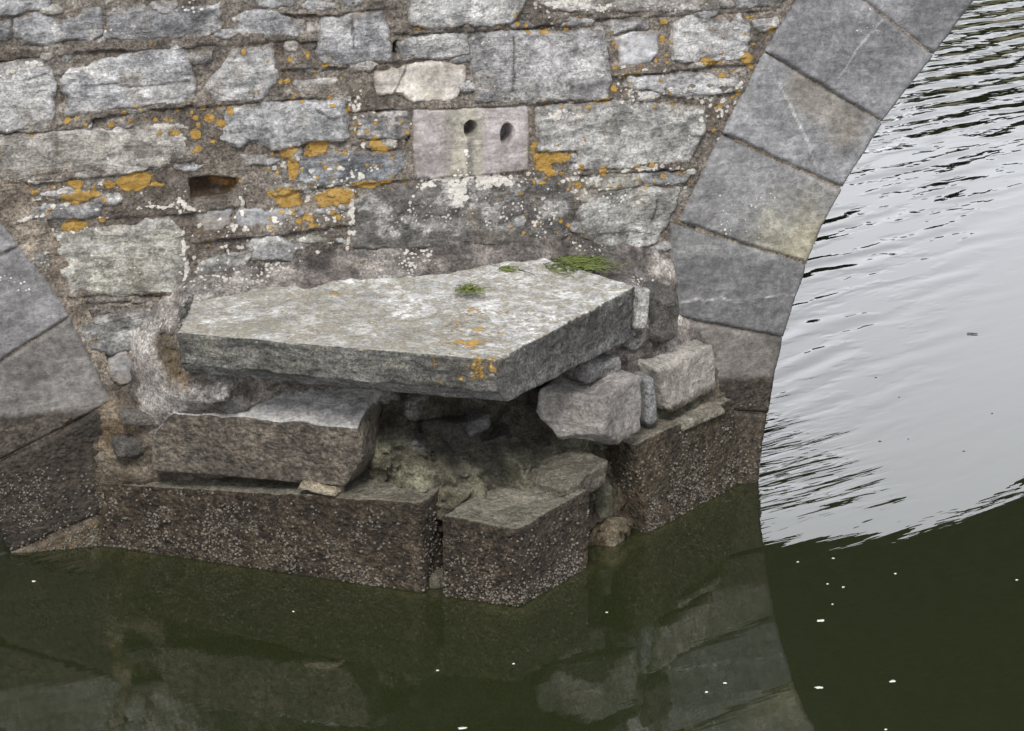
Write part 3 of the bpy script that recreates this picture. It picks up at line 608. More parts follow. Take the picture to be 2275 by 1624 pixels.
def vein(lst, f0=None, w=.0055, col=(.46, .46, .46)):
    ls = [wallpts(l) for l in lst]
    def f(V, P3, t, L):
        if f0: t, L = f0(V, P3, t, L)
        for l in ls:
            d, sd = line_dist(V[:, [0, 2]] + .004 * np.c_[fbm(P3, 40, 2, seed=3), fbm(P3, 40, 2, seed=4)], l); t = mix(t, col, .55 * sst(w, w * .2, d) * sst(-.5, .1, fbm(P3, 14, 3, seed=6)))
        return t, L
    return f
zR = lambda px, py: ony(px, py)[2]
voussoir([(1915,-4),(2072,118),(2160,0),(2262,-105),(2010,-140),(1800,-110)], (.195,.195,.208), 501, ringR)
voussoir([(1775,-2),(1830,-90),(1908,-2),(2069,123),(2015,190),(1958,266),(1830,190),(1703,112)], (.21,.21,.222), 502, ringR, extra=vein([[(1955, 42), (1925, 75), (1900, 105), (1880, 140), (1858, 170)], [(1908, 236), (1935, 226)]]))
voussoir([(1699,120),(1825,197),(1955,273),(1910,345),(1868,412),(1730,350),(1608,294)], (.225,.228,.238), 503, ringR, extra=vein([[(1703, 150), (1730, 190), (1752, 230), (1775, 280), (1795, 325), (1818, 402)], [(1712, 155), (1790, 308)]], stain([(1780,190),(1870,240),(1880,285)], .12)))
voussoir([(1603,302),(1725,358),(1866,421),(1822,500),(1789,579),(1650,538),(1512,488),(1540,428)], (.195,.195,.2), 504, ringR, extra=yellow)
voussoir([(1490,497),(1640,541),(1787,586),(1783,604),(1762,665),(1737,744),(1620,722),(1502,700),(1490,600)], (.19,.19,.192), 505, ringR, extra=vein([[(1510, 668), (1535, 664), (1548, 658), (1560, 667), (1580, 661), (1600, 657), (1615, 664), (1640, 660), (1670, 655), (1700, 657), (1735, 651), (1775, 650)]], dark_low(zR(1620, 560), (.12,.12,.124)), .006))
voussoir([(1500,707),(1620,729),(1735,751),(1717,830),(1703,914),(1590,905),(1480,890),(1490,760)], (.14,.13,.12), 506, ringR, wet=zR(1650, 835))
voussoir([(1500,898),(1610,911),(1700,919),(1688,1000),(1681,1068),(1682,1260),(1520,1260)], (.145,.13,.11), 507, ringR, wet=.6)
voussoir([(-80,420),(-20,470),(38,544),(0,562),(-100,612)], (.245,.24,.25), 521, ringL)
voussoir([(-100,618),(0,567),(41,549),(118,643),(151,700),(70,752),(0,797),(-110,862)], (.225,.22,.228), 522, ringL)
voussoir([(-110,868),(0,803),(75,757),(155,706),(200,795),(247,886),(135,948),(0,1018),(-110,1080)], (.165,.157,.15), 523, ringL, wet=zR(100, 905))
voussoir([(-90,1085),(0,1026),(135,955),(246,892),(250,960),(230,1060),(222,1138),(120,1180),(23,1224),(0,1172),(-40,1085)], (.115,.105,.094), 524, ringL, wet=.9)
voussoir([(25,1231),(120,1188),(224,1144),(224,1330),(30,1330)], (.22,.185,.13), 525, ringL, wet=.9)

# ---------------------------------------------------------------- blocks of the broken cutwater
def vnorm(V, F):
    n = np.zeros_like(V); a = np.cross(V[F[:, 2]] - V[F[:, 0]], V[F[:, 3]] - V[F[:, 1]])
    for k in range(4): np.add.at(n, F[:, k], a)
    return n / (np.linalg.norm(n, axis=1)[:, None] + 1e-12)
def rock(C, step=.012, r=.015, disp=None, cuts=(), post=None, rvar=.6, seed=0):
    """C: 8 corners (bottom quad counter-clockwise seen from above, then the top quad)."""
    C = np.asarray(C, float); b, t = C[:4], C[4:]
    dx = max(np.linalg.norm(C[1] - C[0]), np.linalg.norm(C[2] - C[3])); dy = max(np.linalg.norm(C[3] - C[0]), np.linalg.norm(C[2] - C[1])); dz = max(np.linalg.norm(C[4] - C[0]), np.linalg.norm(C[6] - C[2]))
    D = np.array([dx, dy, dz]); n = np.maximum(3, (D / step).astype(int)); nx, ny, nz = n
    I = np.array([(i, j, k) for i in range(nx + 1) for j in range(ny + 1) for k in range(nz + 1) if i in (0, nx) or j in (0, ny) or k in (0, nz)])
    mp = -np.ones((nx + 1, ny + 1, nz + 1), int); mp[I[:, 0], I[:, 1], I[:, 2]] = np.arange(len(I))
    F = []
    def face(g, flip):
        q = np.c_[g[:-1, :-1].ravel(), g[1:, :-1].ravel(), g[1:, 1:].ravel(), g[:-1, 1:].ravel()]; F.append(q[:, ::-1] if flip else q)
    face(mp[:, :, 0], True); face(mp[:, :, nz], False); face(mp[:, 0, :], False); face(mp[:, ny, :], True); face(mp[0], True); face(mp[nx], False)
    F = np.concatenate(F)
    p = I / n * D
    rr = np.full(len(p), r)
    w0 = p / D
    def tri(w):
        u, v, s = w[:, :1], w[:, 1:2], w[:, 2:]
        lo = b[0] * (1 - u) * (1 - v) + b[1] * u * (1 - v) + b[2] * u * v + b[3] * (1 - u) * v
        hi = t[0] * (1 - u) * (1 - v) + t[1] * u * (1 - v) + t[2] * u * v + t[3] * (1 - u) * v
        return lo * (1 - s) + hi * s
    rr = r * (1 + rvar * fbm(tri(w0), 7, 3, seed=seed + 3) * 1.6); rr = np.clip(rr, .002, D.min() * .48)[:, None]
    q = np.clip(p, rr, D - rr); d = p - q; dl = np.linalg.norm(d, axis=1)[:, None]
    p = np.where(dl > 1e-9, q + rr * d / (dl + 1e-12), p)
    V = tri(p / D)
    for c0, cn in cuts:
        cn = np.asarray(cn, float); cn = cn / np.linalg.norm(cn)
        s = (V - np.asarray(c0)) @ cn + .012 * fbm(V, 10, 3, seed=seed + 9); V = V - np.where(s > 0, s, 0)[:, None] * cn
    if post: V = post(V)
    nn = vnorm(V, F)
    if disp: V = V + nn * disp(V, nn)[:, None]
    return V, F
def rough_disp(a=.008, seed=0, lay=0., big=.012):
    def f(V, n):
        h = a * fbm(V, 22, 4, .6, seed=seed) + big * fbm(V, 4, 3, seed=seed + 5)
        if lay: h = h + lay * fbm(V, (7, 7, 42), 4, .6, seed=seed + 7) * (1 - sst(.5, .8, np.abs(n[:, 2])))
        return h
    return f
def block_tint(V, n, col, seed, wet_z=None, dirt=.5, green=0., wetw=.05):
    t = mix(np.array(col) * .8, np.array(col) * 1.2, sst(-.45, .45, fbm(V, 4, 5, .6, seed=seed)))
    t = mix(t, (.185, .155, .125), dirt * sst(.0, .5, fbm(V, (7, 7, 10), 5, .62, seed=seed + 4)))
    if green: t = mix(t, (.225, .212, .165), green * sst(.4, .9, n[:, 2]))
    L = np.zeros((len(V), 3))
    if wet_z is not None: L[:, 2] = sst(wet_z + wetw, wet_z - wetw, V[:, 2] + .03 * fbm(V, 6, 4, seed=seed + 2)) * (1 - .75 * sst(.55, .9, n[:, 2]))
    return t, L
def top_z(C): return np.asarray(C)
def barnacles(V, F, parent, org, count, zfun, seed, nmin=-1, facing=None):
    """shells scattered over a wet stone, denser towards the water"""
    g = np.random.default_rng(seed)
    c = V[F].mean(1); a = np.cross(V[F[:, 2]] - V[F[:, 0]], V[F[:, 3]] - V[F[:, 1]]); ar = np.linalg.norm(a, axis=1) / 2; nrm = a / (2 * ar[:, None] + 1e-12)
    w = ar * zfun(c, nrm) * (.25 + 1.5 * sst(-.2, .4, fbm(c, 12, 3, seed=seed)))
    if w.sum() <= 0: return
    f = g.choice(len(F), count, p=w / w.sum()); uv = g.random((count, 2))
    q = V[F[f]]; P = (q[:, 0] * (1 - uv[:, :1]) + q[:, 1] * uv[:, :1]) * (1 - uv[:, 1:]) + (q[:, 3] * (1 - uv[:, :1]) + q[:, 2] * uv[:, :1]) * uv[:, 1:]
    n = nrm[f]; up = np.where(np.abs(n[:, 2:]) < .9, np.array([[0, 0, 1.]]), np.array([[1., 0, 0]]))
    e1 = np.cross(up, n); e1 /= np.linalg.norm(e1, axis=1)[:, None]; e2 = np.cross(n, e1)
    r = (.0030 + .0040 * g.random(count) ** 3); hgt = r * (.5 + .6 * g.random(count))
    VV = []; k6 = np.arange(6) * np.pi / 3
    for rad, hh in ((1.0, -.3), (.62, .75), (.38, 1.0)):
        for k in k6: VV.append(P + (e1 * math.cos(k) + e2 * math.sin(k)) * (r * rad)[:, None] + n * (hgt * hh)[:, None])
    VV.append(P + n * (hgt * .6)[:, None])
    VV = np.stack(VV, 1); base = np.arange(count)[:, None] * 19; FF = []
    for ring in (0, 6):
        for k in range(6): FF.append(np.c_[base + ring + k, base + ring + (k + 1) % 6, base + ring + 6 + (k + 1) % 6, base + ring + 6 + k])
    for k in range(0, 6, 2): FF.append(np.c_[base + 12 + k, base + 12 + (k + 1) % 6, base + 12 + (k + 2) % 6, base + 18])
    o = mk('barnacles', VV.reshape(-1, 3), np.concatenate(FF), M_BARN, parent, org)
    o['kind'] = 'stuff'
    return o
for ring, k in ((ringL, 5), (ringR, 2)):
    parts = [o for o in bpy.data.objects if o.parent == ring and o.name.startswith('voussoir')]
    VV = []; FF = []; n0 = 0
    for o in parts:
        v = np.zeros(len(o.data.vertices) * 3, np.float32); o.data.vertices.foreach_get('co', v); v = v.reshape(-1, 3)
        f = np.array([p.vertices[:] for p in o.data.polygons if len(p.vertices) == 4]); VV.append(v); FF.append(f + n0); n0 += len(v)
    VV = np.concatenate(VV).astype(float); FF = np.concatenate(FF)
    lim = .34 if ring is ringL else .42
    barnacles(VV, FF, ring, np.zeros(3), 700 if ring is ringL else 420, lambda c, n: np.clip((lim - c[:, 2]) / lim, 0, 1) ** .9 * (c[:, 2] > -.02) * (n[:, 1] < -.4), 60 + k)
def P3_(x, y, z): return np.array([x, y, z])
def block(name, C, label, cat, col, seed, wet_z=None, mat=None, barn=0, bz=None, group=None, green=0., dirt=.5, step=.011, disp=None, paint=None, wetw=.05, **kw):
    V, F = rock(C, step=step, seed=seed, disp=disp or rough_disp(seed=seed), **kw)
    n = vnorm(V, F); t, L = block_tint(V, n, col, seed, wet_z, dirt, green, wetw)
    if paint: t, L = paint(V, n, t, L)
    org = np.array([V[:, 0].mean(), V[:, 1].mean(), V[:, 2].min()])
    o = mk(name, V, F, mat or M_BLOCK, None, org, tint=t, lich=L); tag(o, label, cat, group)
    if barn: barnacles(V, F, o, org, barn, bz, seed)
    return o, V, F
def hexa(q, z0, z1, lean=None):
    q = [np.asarray(p, float) for p in q]
    z1 = z1 if hasattr(z1, '__len__') else [z1] * 4; z0 = z0 if hasattr(z0, '__len__') else [z0] * 4
    return [(p[0], p[1], z0[i]) for i, p in enumerate(q)] + [(p[0], p[1], z1[i]) for i, p in enumerate(q)]

WET = (.20, .176, .148)
bzf = lambda top, pw=1.6: (lambda c, n: np.clip((top - c[:, 2]) / top, 0, 1) ** pw * (c[:, 2] > -.02) * (n[:, 1] < .2) * (.15 + (n[:, 2] < .5)))
# long block at the water, left
p0 = A + uL * .0; p1 = A + uL * 1.325
C = hexa([p0, p1, p1 - nL * .45, p0 - nL * .03 + np.array([.28, .0, 0])], -.55, [.24, .338, .345, .30])
block('cutwater_block', C, 'longest dark wet block at the waterline, left of the gap, crusted with barnacles', 'stone block', WET, 11, wet_z=.60, barn=2400, bz=bzf(.31, .9), green=.75, r=.011,
      cuts=[((.43, -.10, .30), (-.75, -.25, .55))], disp=rough_disp(.008, 11, .005, .006))
# nose block
q = [onL(983, 1145), N, onR(1312, 1090), P3_(1.70, -.53, 0)]
C = hexa(q, -.55, [.303, .288, .296, .305])
block('cutwater_block', C, 'dark wet wedge block with a sharp nose standing alone at the waterline', 'stone block', WET, 12, wet_z=.60, barn=900, bz=bzf(.29, 1.0), green=.9, r=.012, disp=rough_disp(.007, 12, .004, .005))
# block by the right arch
a0, a1 = onR(1410, 990), onR(1440, 1195); e0, e1 = onR(1604, 905), onR(1641, 1098)
dd = np.array([-.11, .17, 0])
low = a0 + (a1 - a0) * (.55 + .378) / (.378 + .019)
ee = e0 + (e1 - e0) * (.55 + .36) / (.36 + .048)
C = [low, (ee[0], ee[1], -.55), (ee[0] - .1, .12, -.55), low + dd + np.array([.03, .05, 0]), a0, (e0[0] + .06, e0[1] + .04, .37), (e0[0] - .06, .12, .37), a0 + dd]
C[0] = (low[0], low[1], -.55); C[3] = (C[3][0], C[3][1], -.55)
block('cutwater_block', C, 'big dark block at the waterline beside the right arch, speckled with barnacles', 'stone block', (.235, .208, .162), 13, wet_z=.62, barn=1000, bz=bzf(.36, .8), green=.5, r=.010, disp=rough_disp(.006, 13, .003, .004), dirt=.35)
# rounded block of the second course, left
def zline(px, py, z): return onz(px, py, z)
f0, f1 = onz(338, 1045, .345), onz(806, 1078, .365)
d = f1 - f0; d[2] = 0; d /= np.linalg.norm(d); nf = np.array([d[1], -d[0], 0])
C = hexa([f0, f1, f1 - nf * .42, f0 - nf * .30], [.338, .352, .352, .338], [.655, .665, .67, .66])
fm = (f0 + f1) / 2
block('cutwater_block', C, 'long rounded block wedged under the capstone, pale on top and brown below', 'stone block', (.36, .352, .345), 14, mat=M_DRY, wet_z=.62, wetw=.025, paint=lambda V, n, t, L: (mix(t, mix((.37, .365, .36), (.45, .445, .44), sst(-.3, .3, fbm(V, 6, 4, seed=3))), sst(.6, .95, n[:, 2])), L * (1 - sst(.45, .95, n[:, 2]))[:, None]), r=.012, rvar=.8, dirt=.2,  # clean pale top, its tint raised further to offset the capstone's shade
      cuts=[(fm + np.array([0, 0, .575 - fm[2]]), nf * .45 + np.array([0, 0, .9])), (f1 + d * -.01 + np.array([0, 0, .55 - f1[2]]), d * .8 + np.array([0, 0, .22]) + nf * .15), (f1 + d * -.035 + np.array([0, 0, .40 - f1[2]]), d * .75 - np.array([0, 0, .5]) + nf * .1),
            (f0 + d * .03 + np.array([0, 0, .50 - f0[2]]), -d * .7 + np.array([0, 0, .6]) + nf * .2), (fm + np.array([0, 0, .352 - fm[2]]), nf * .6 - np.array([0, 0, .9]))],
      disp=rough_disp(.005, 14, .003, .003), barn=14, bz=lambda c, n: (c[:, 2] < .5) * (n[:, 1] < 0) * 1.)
# notched stone that has slid to the right of the hollow
g0 = onR(1345, 985, .015); g1 = onR(1428, 952, .015); ln = (g1 - g0) * np.array([1, 1, 0]); ln /= np.linalg.norm(ln); lv = np.array([-.86, .50, 0])
zb, zt = .415, .655
gl = g0 + lv * .262; gb = g1 + lv * .25 + np.array([.02, .06, 0])
C = hexa([gl, g0, g1, gb], [zb + .05, zb - .005, zb + .012, zb + .05], [zt - .02, zt - .015, zt, zt + .01])
nt_c = onz(1308, 848, zt - .01)
def notch(V):
    dd = np.hypot(V[:, 0] - nt_c[0], (V[:, 1] - nt_c[1]) * .6); V = V.copy(); V[:, 2] -= .035 * sst(.10, .0, dd) * (V[:, 2] > zt - .06); return V
block('fallen_block', C, 'pale chunky block with a chipped notch in its top, slid over the hollow', 'stone block', (.285, .268, .255), 15, mat=M_DRY, wet_z=.40, dirt=.45, r=.022, rvar=.9, post=notch, step=.009,
      cuts=[(g0 + lv * .20 + np.array([0, 0, .035]), lv * .75 - np.array([0, 0, .6]) + np.array([-.1, -.3, 0])), (g0 + np.array([0, 0, .035]), np.array([-.2, -.6, -.9])), (gl + np.array([0, 0, .19]), lv * .6 + np.array([0, 0, .6]))], disp=rough_disp(.009, 15, .0, .014))
# pale block between the slim stone and the right arch
h0, h1 = onR(1488, 920, -.02), onR(1596, 866, -.02); h0t, h1t = onR(1462, 822, -.02), onR(1588, 763, -.02)
bkv = np.array([-.2, .32, 0])
C = [h0, h1, h1 + bkv, h0 + bkv, h0t, h1t, h1t + bkv + np.array([0, 0, .03]), h0t + bkv + np.array([0, 0, .06])]
block('cutwater_block', C, 'pale squared block in second course tight against the right arch stones', 'stone block', (.31, .29, .262), 16, mat=M_DRY, wet_z=.44, wetw=.06, r=.016, rvar=.8, step=.009, dirt=.4, barn=10, bz=lambda c, n: (c[:, 2] < .6) * (n[:, 1] < 0) * 1., disp=rough_disp(.007, 16, .003))
# slim stone set on end
k0, k1 = onR(1455, 948, -.03), onR(1447, 842, -.03)
wv = uR * .038; bv = np.array([-.04, .16, 0])
C = [k0 - wv, k0 + wv, k0 + wv + bv, k0 - wv + bv, k1 - wv, k1 + wv, k1 + wv + bv, k1 - wv + bv]
block('slim_stone', C, 'slim grey slate stone wedged upright between two pale blocks', 'stone', (.33, .335, .345), 17, r=.03, step=.006, dirt=.1, disp=rough_disp(.003, 17, 0, .004), rvar=.2)
# submerged footing under the cutwater
q = [A - uL * .05 + nL * .03, N + (nL + nR) * .025, B + nR * .03, np.array([1.6, .1, 0])]
block('footing_slab', hexa(q, -.9, -.007), 'sandy submerged footing ledge just under the water below the nose', 'footing', (.50, .42, .29), 18, r=.02, step=.03, dirt=.3, disp=rough_disp(.003, 18, 0, .004))

# capstone
cl, cn_, cr = P3_(.600, -.415, .765), P3_(1.585, -1.045, .762), onz(1396, 757, .765)
tl, tn, tr_ = onz(392, 741, .925), onz(1096, 800, .925), onz(1412, 636, .945)
K1, K2, KC = onz(500, 640, .965), onz(1150, 568, 1.0), onz(424, 668, .955)
def isect(a, b, c, d):
    r, q = (b - a)[:2], (d - c)[:2]; t = ((c - a)[0] * q[1] - (c - a)[1] * q[0]) / (r[0] * q[1] - r[1] * q[0]); return a[:2] + t * r
P0 = isect(tn, tl, K2, K1); lf = (tl - KC)[:2]; lf = np.array([lf[1], -lf[0]]); lf /= np.linalg.norm(lf)
if lf[0] > 0: lf = -lf
C = [(P0[0] + .02, P0[1] + .03, .768), cn_, cr, (K2[0], .06, .77), (P0[0], P0[1], .93), tn, tr_, (K2[0], K2[1] + .06, 1.012)]
def cap_disp(V, n):
    side = 1 - sst(.35, .7, np.abs(n[:, 2])); left = side * (n[:, 0] < .1)
    ledge = sst(.80, .83, V[:, 2] + .02 * fbm(V, 3, 3, seed=71) - .02 * (V[:, 0] - 1))
    h = .004 * fbm(V, 20, 4, .6, seed=70) + .006 * fbm(V, 3, 3, seed=72) * (1 - side * .3)
    h = h + left * ledge * (.011 * fbm(V, (12, 12, 50), 5, .68, seed=73) - .004 + .008 * fbm(V, (16, 16, 40), 4, .62, seed=76, ridge=True)) + side * (n[:, 0] > .1) * .007 * fbm(V, (26, 26, 34), 3, .6, seed=75, ridge=True)
    return h
def cap_paint(V, n, t, L):
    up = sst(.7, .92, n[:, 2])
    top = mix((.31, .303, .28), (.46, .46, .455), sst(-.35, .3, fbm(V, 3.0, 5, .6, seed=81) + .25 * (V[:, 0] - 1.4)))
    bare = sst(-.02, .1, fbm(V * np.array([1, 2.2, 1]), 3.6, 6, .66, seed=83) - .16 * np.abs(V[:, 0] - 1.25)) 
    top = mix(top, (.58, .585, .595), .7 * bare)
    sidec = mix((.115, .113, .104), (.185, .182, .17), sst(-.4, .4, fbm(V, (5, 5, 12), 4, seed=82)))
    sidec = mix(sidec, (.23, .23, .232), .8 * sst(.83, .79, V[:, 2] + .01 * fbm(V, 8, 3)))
    sidec = mix(sidec, (.085, .084, .082), .6 * sst(0, .2, n[:, 0]))  # right side face painted darker, as if turned from the light
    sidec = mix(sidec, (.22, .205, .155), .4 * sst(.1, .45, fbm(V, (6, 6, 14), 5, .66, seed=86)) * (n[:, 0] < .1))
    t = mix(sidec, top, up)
    L[:, 1] = .28 * up * sst(-.2, .5, fbm(V, 5, 4, seed=84)) * (1 - bare)
    for px, py, rx, s in [(742, 658, .022, 1), (690, 722, .02, .7), (740, 690, .02, .5), (1020, 715, .05, .75), (1055, 690, .05, .75), (1050, 752, .06, 1), (1065, 690, .03, .8), (1080, 785, .07, .75), (1000, 720, .05, .6), (960, 800, .05, .7), (1060, 720, .03, .9), (1020, 790, .05, .6), (1130, 690, .02, .8), (1180, 700, .02, .6), (1120, 740, .03, .5), (630, 735, .02, .7), (830, 760, .03, .5), (600, 680, .04, .45), (700, 780, .03, .5), (900, 805, .05, .6), (1290, 640, .03, .35), (920, 600, .03, .3)]:
        c = onz(px, py, .95); d = np.hypot((V[:, 0] - c[0]) / 1.4, (V[:, 1] - c[1]) / 1.5) / rx
        L[:, 0] = np.maximum(L[:, 0], s * .66 * (1 - sst(.0, 1.5, d)) * sst(.80, .87, V[:, 2]))
    for px, py, rx, s in [(1050, 735, .17, .36), (1000, 790, .16, .34), (650, 725, .2, .2), (1180, 710, .14, .22), (850, 770, .25, .2)]:
        c = onz(px, py, .95); d = np.hypot((V[:, 0] - c[0]) / 1.3, (V[:, 1] - c[1]) / 1.2) / rx; L[:, 0] = np.maximum(L[:, 0], s * (1 - sst(.3, 1.2, d)) * sst(.79, .86, V[:, 2]))
    return t, L
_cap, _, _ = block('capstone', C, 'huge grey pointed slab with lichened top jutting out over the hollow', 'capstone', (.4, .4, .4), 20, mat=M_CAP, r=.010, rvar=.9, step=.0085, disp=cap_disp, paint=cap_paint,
      cuts=[(tl, (lf[0], lf[1], -.08)), ((.62, -.405, .78), (-.3, -.5, -.6)), ((1.578, -1.03, .79), (-.05, -.6, -.8))])

_cap.data.materials.append(M_CAPSIDE)
_nz = np.zeros(len(_cap.data.polygons) * 3, np.float32); _cap.data.polygons.foreach_get('normal', _nz)
_cap.data.polygons.foreach_set('material_index', (_nz.reshape(-1, 3)[:, 2] < .72).astype(np.int32))
# ---------------------------------------------------------------- exposed rubble core and mortar bank
CTRL = [  # px, py, distance out of the wall, colour key
 (150, 640, -.03, 'm'), (190, 740, -.03, 'm'), (215, 830, -.01, 'm'), (235, 885, .02, 'o'), (232, 960, .02, 'o'), (225, 1040, .02, 'b'), (212, 1120, .0, 'b'),
 (300, 880, .10, 'w'), (330, 910, .16, 'w'), (300, 1000, .10, 'b'), (270, 1060, .08, 'b'), (280, 940, .08, 'o'), (250, 1090, .05, 'b'),
 (352, 850, .17, 'w'), (295, 785, .04, 'w'), (318, 765, .06, 'p'), (348, 740, .09, 'p'), (375, 712, .13, 'p'), (392, 690, .14, 'w'), (250, 700, -.05, 'm'), (320, 695, -.04, 'm'), (270, 765, -.05, 'm'), (335, 655, -.05, 'm'), (375, 660, .0, 'm'), (345, 790, .13, 'p'), (330, 830, .14, 'w'), (300, 840, .08, 'm'), (200, 690, -.06, 'm'), (255, 655, -.07, 'm'), (310, 620, -.07, 'm'), (370, 630, -.05, 'm'), (400, 600, -.06, 'm'), (455, 585, -.05, 'm'), (280, 720, -.06, 'm'), (385, 665, .02, 'm'), (380, 790, .24, 'o'), (395, 830, .26, 'o'), (270, 740, -.02, 'm'),
 (420, 885, .33, 'w'), (480, 880, .38, 'w'), (510, 862, .42, 'w'), (440, 930, .25, 'b'),
 (415, 672, .15, 'w'), (440, 655, .14, 'w'), (480, 640, .10, 'w'), (540, 622, .07, 'w'), (640, 606, .04, 'w'), (265, 812, -.05, 'm'), (285, 800, -.03, 'm'), (288, 840, -.02, 'm'), (255, 850, -.04, 'm'), (500, 610, .03, 'm'), (560, 628, .07, 'w'), (640, 610, .05, 'm'), (580, 590, -.01, 'm'), (720, 596, .04, 'm'), (700, 575, -.01, 'm'), (850, 584, .05, 'w'), (820, 560, 0, 'm'), (950, 570, .03, 'm'), (930, 548, -.01, 'm'), (1080, 555, .03, 'm'), (1080, 535, -.02, 'd'),
 (1150, 560, .05, 'm'), (1250, 555, .04, 'm'), (1250, 535, -.02, 'd'), (1340, 575, .08, 'm'), (1350, 550, 0, 'd'), (1400, 595, .12, 'm'), (1430, 560, .0, 'm'), (1460, 590, .06, 'p'), (1478, 560, -.01, 'm'), (1482, 605, .06, 'p'), (1420, 625, .16, 'm'), (1470, 615, .10, 'm'),
 (500, 520, -.05, 'm'), (800, 480, -.05, 'm'), (1100, 450, -.05, 'm'), (1400, 470, -.05, 'm'), (300, 600, -.05, 'm'), (1490, 500, -.05, 'm'),
 (700, 700, .3, 'm'), (1000, 700, .35, 'm'), (1200, 700, .3, 'm'), (1350, 680, .28, 'm'),
 (1415, 680, .30, 'p'), (1440, 690, .24, 'd'), (1480, 680, .11, 'm'), (1420, 745, .30, 'd'), (1465, 735, .19, 'm'), (1500, 700, .02, 'p'), (1535, 735, .04, 'm'), (1510, 660, -.02, 'm'), (1380, 790, .30, 'm'), (1450, 790, .24, 'm'),
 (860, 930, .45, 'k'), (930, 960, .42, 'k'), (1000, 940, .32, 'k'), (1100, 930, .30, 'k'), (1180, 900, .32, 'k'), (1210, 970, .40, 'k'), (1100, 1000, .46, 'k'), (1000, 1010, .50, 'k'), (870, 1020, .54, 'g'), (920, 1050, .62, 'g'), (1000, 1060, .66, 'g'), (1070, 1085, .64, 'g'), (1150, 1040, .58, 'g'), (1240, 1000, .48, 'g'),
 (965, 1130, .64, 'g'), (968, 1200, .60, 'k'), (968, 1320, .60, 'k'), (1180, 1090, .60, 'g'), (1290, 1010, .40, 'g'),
 (1260, 1080, .50, 'g'), (1330, 1060, .40, 'g'), (1325, 1150, .50, 'b'), (1345, 1200, .50, 'o'), (1380, 1000, .28, 'g'), (1320, 1260, .45, 'o'),
 (700, 1000, .15, 'b'), (600, 1200, .25, 'b'), (1500, 1010, .15, 'b'), (1600, 1000, .05, 'b'), (1620, 1100, .0, 'b'), (1480, 930, .20, 'g'), (1540, 890, .16, 'g'), (1600, 860, .02, 'b'), (1600, 760, -.02, 'm'), (300, 1200, .0, 'b'), (420, 1200, .1, 'b'), (1150, 1250, .5, 'b')]
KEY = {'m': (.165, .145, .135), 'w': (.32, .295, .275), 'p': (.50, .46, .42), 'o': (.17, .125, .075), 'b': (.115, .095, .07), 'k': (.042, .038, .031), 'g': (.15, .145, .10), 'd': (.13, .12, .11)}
cp = np.array([ony(px, py, -D) for px, py, D, k in CTRL]); cd = np.array([D for _, _, D, _ in CTRL]); cc = np.array([KEY[k] for *_, k in CTRL])
XZ = cp[:, [0, 2]]
K = np.linalg.norm(XZ[:, None] - XZ[None], axis=2); K += np.eye(len(K)) * -.02
wts = np.linalg.solve(np.block([[K, np.ones((len(K), 1))], [np.ones((1, len(K))), np.zeros((1, 1))]]), np.r_[cd, 0])
step = .0085; gx = np.arange(.22, 2.93, step); gz = np.arange(-.35, 1.16, step)
X, Z = np.meshgrid(gx, gz, indexing='ij'); nx, nz = X.shape; P2 = np.c_[X.ravel(), Z.ravel()]
dist = np.linalg.norm(P2[:, None] - XZ[None], axis=2)
D = dist @ wts[:-1] + wts[-1]
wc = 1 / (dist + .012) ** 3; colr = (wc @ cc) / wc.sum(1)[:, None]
P3 = np.c_[P2[:, 0], D * 1.0, P2[:, 1]]
P3w = P3 + .03 * np.c_[fbm(P3, 8, 2, seed=41), fbm(P3, 8, 2, seed=42), fbm(P3, 8, 2, seed=43)]
f1, f2, cv = worley(P3w, (8.5, 8.5, 12), seed=17); g1_, g2_, cv2 = worley(P3w, (20, 20, 26), seed=27)
inn = sst(.03, .14, D) * sst(1.08, .9, P2[:, 1])
D2 = D + inn * (.18 + .82 * sst(.28, .46, D)) * (.085 * sst(.0, .28, f2 - f1) * (cv - .4) + .07 * sst(0, .25, g2_ - g1_) * (cv2 - .4)) + .014 * fbm(P3, (14, 14, 22), 6, .74, seed=44) + .010 * fbm(P3, (18, 18, 36), 4, .6, seed=49, ridge=True) + .02 * inn * fbm(P3, 5, 3, seed=46)
colr = colr * (.62 + .76 * sst(-.35, .35, fbm(P3, (9, 9, 15), 6, .7, seed=47)))[:, None]
colr = mix(colr, (.10, .075, .05), .5 * inn * sst(.10, .0, f2 - f1) * (P2[:, 1] < .75))  # shade in the creases between lumps, painted into the tint
colr = mix(colr, np.array([.33, .325, .32]) * (.6 + .6 * cv2)[:, None], .55 * (cv > .72) * inn * sst(.1, .3, f2 - f1) * (P2[:, 1] > .45))
L = np.zeros((len(P2), 3)); L[:, 1] = .5 * sst(.62, .85, P2[:, 1]) * sst(-.15, .4, fbm(P3, 6, 4, seed=48)); L[:, 2] = .55 * sst(.5, .2, P2[:, 1])
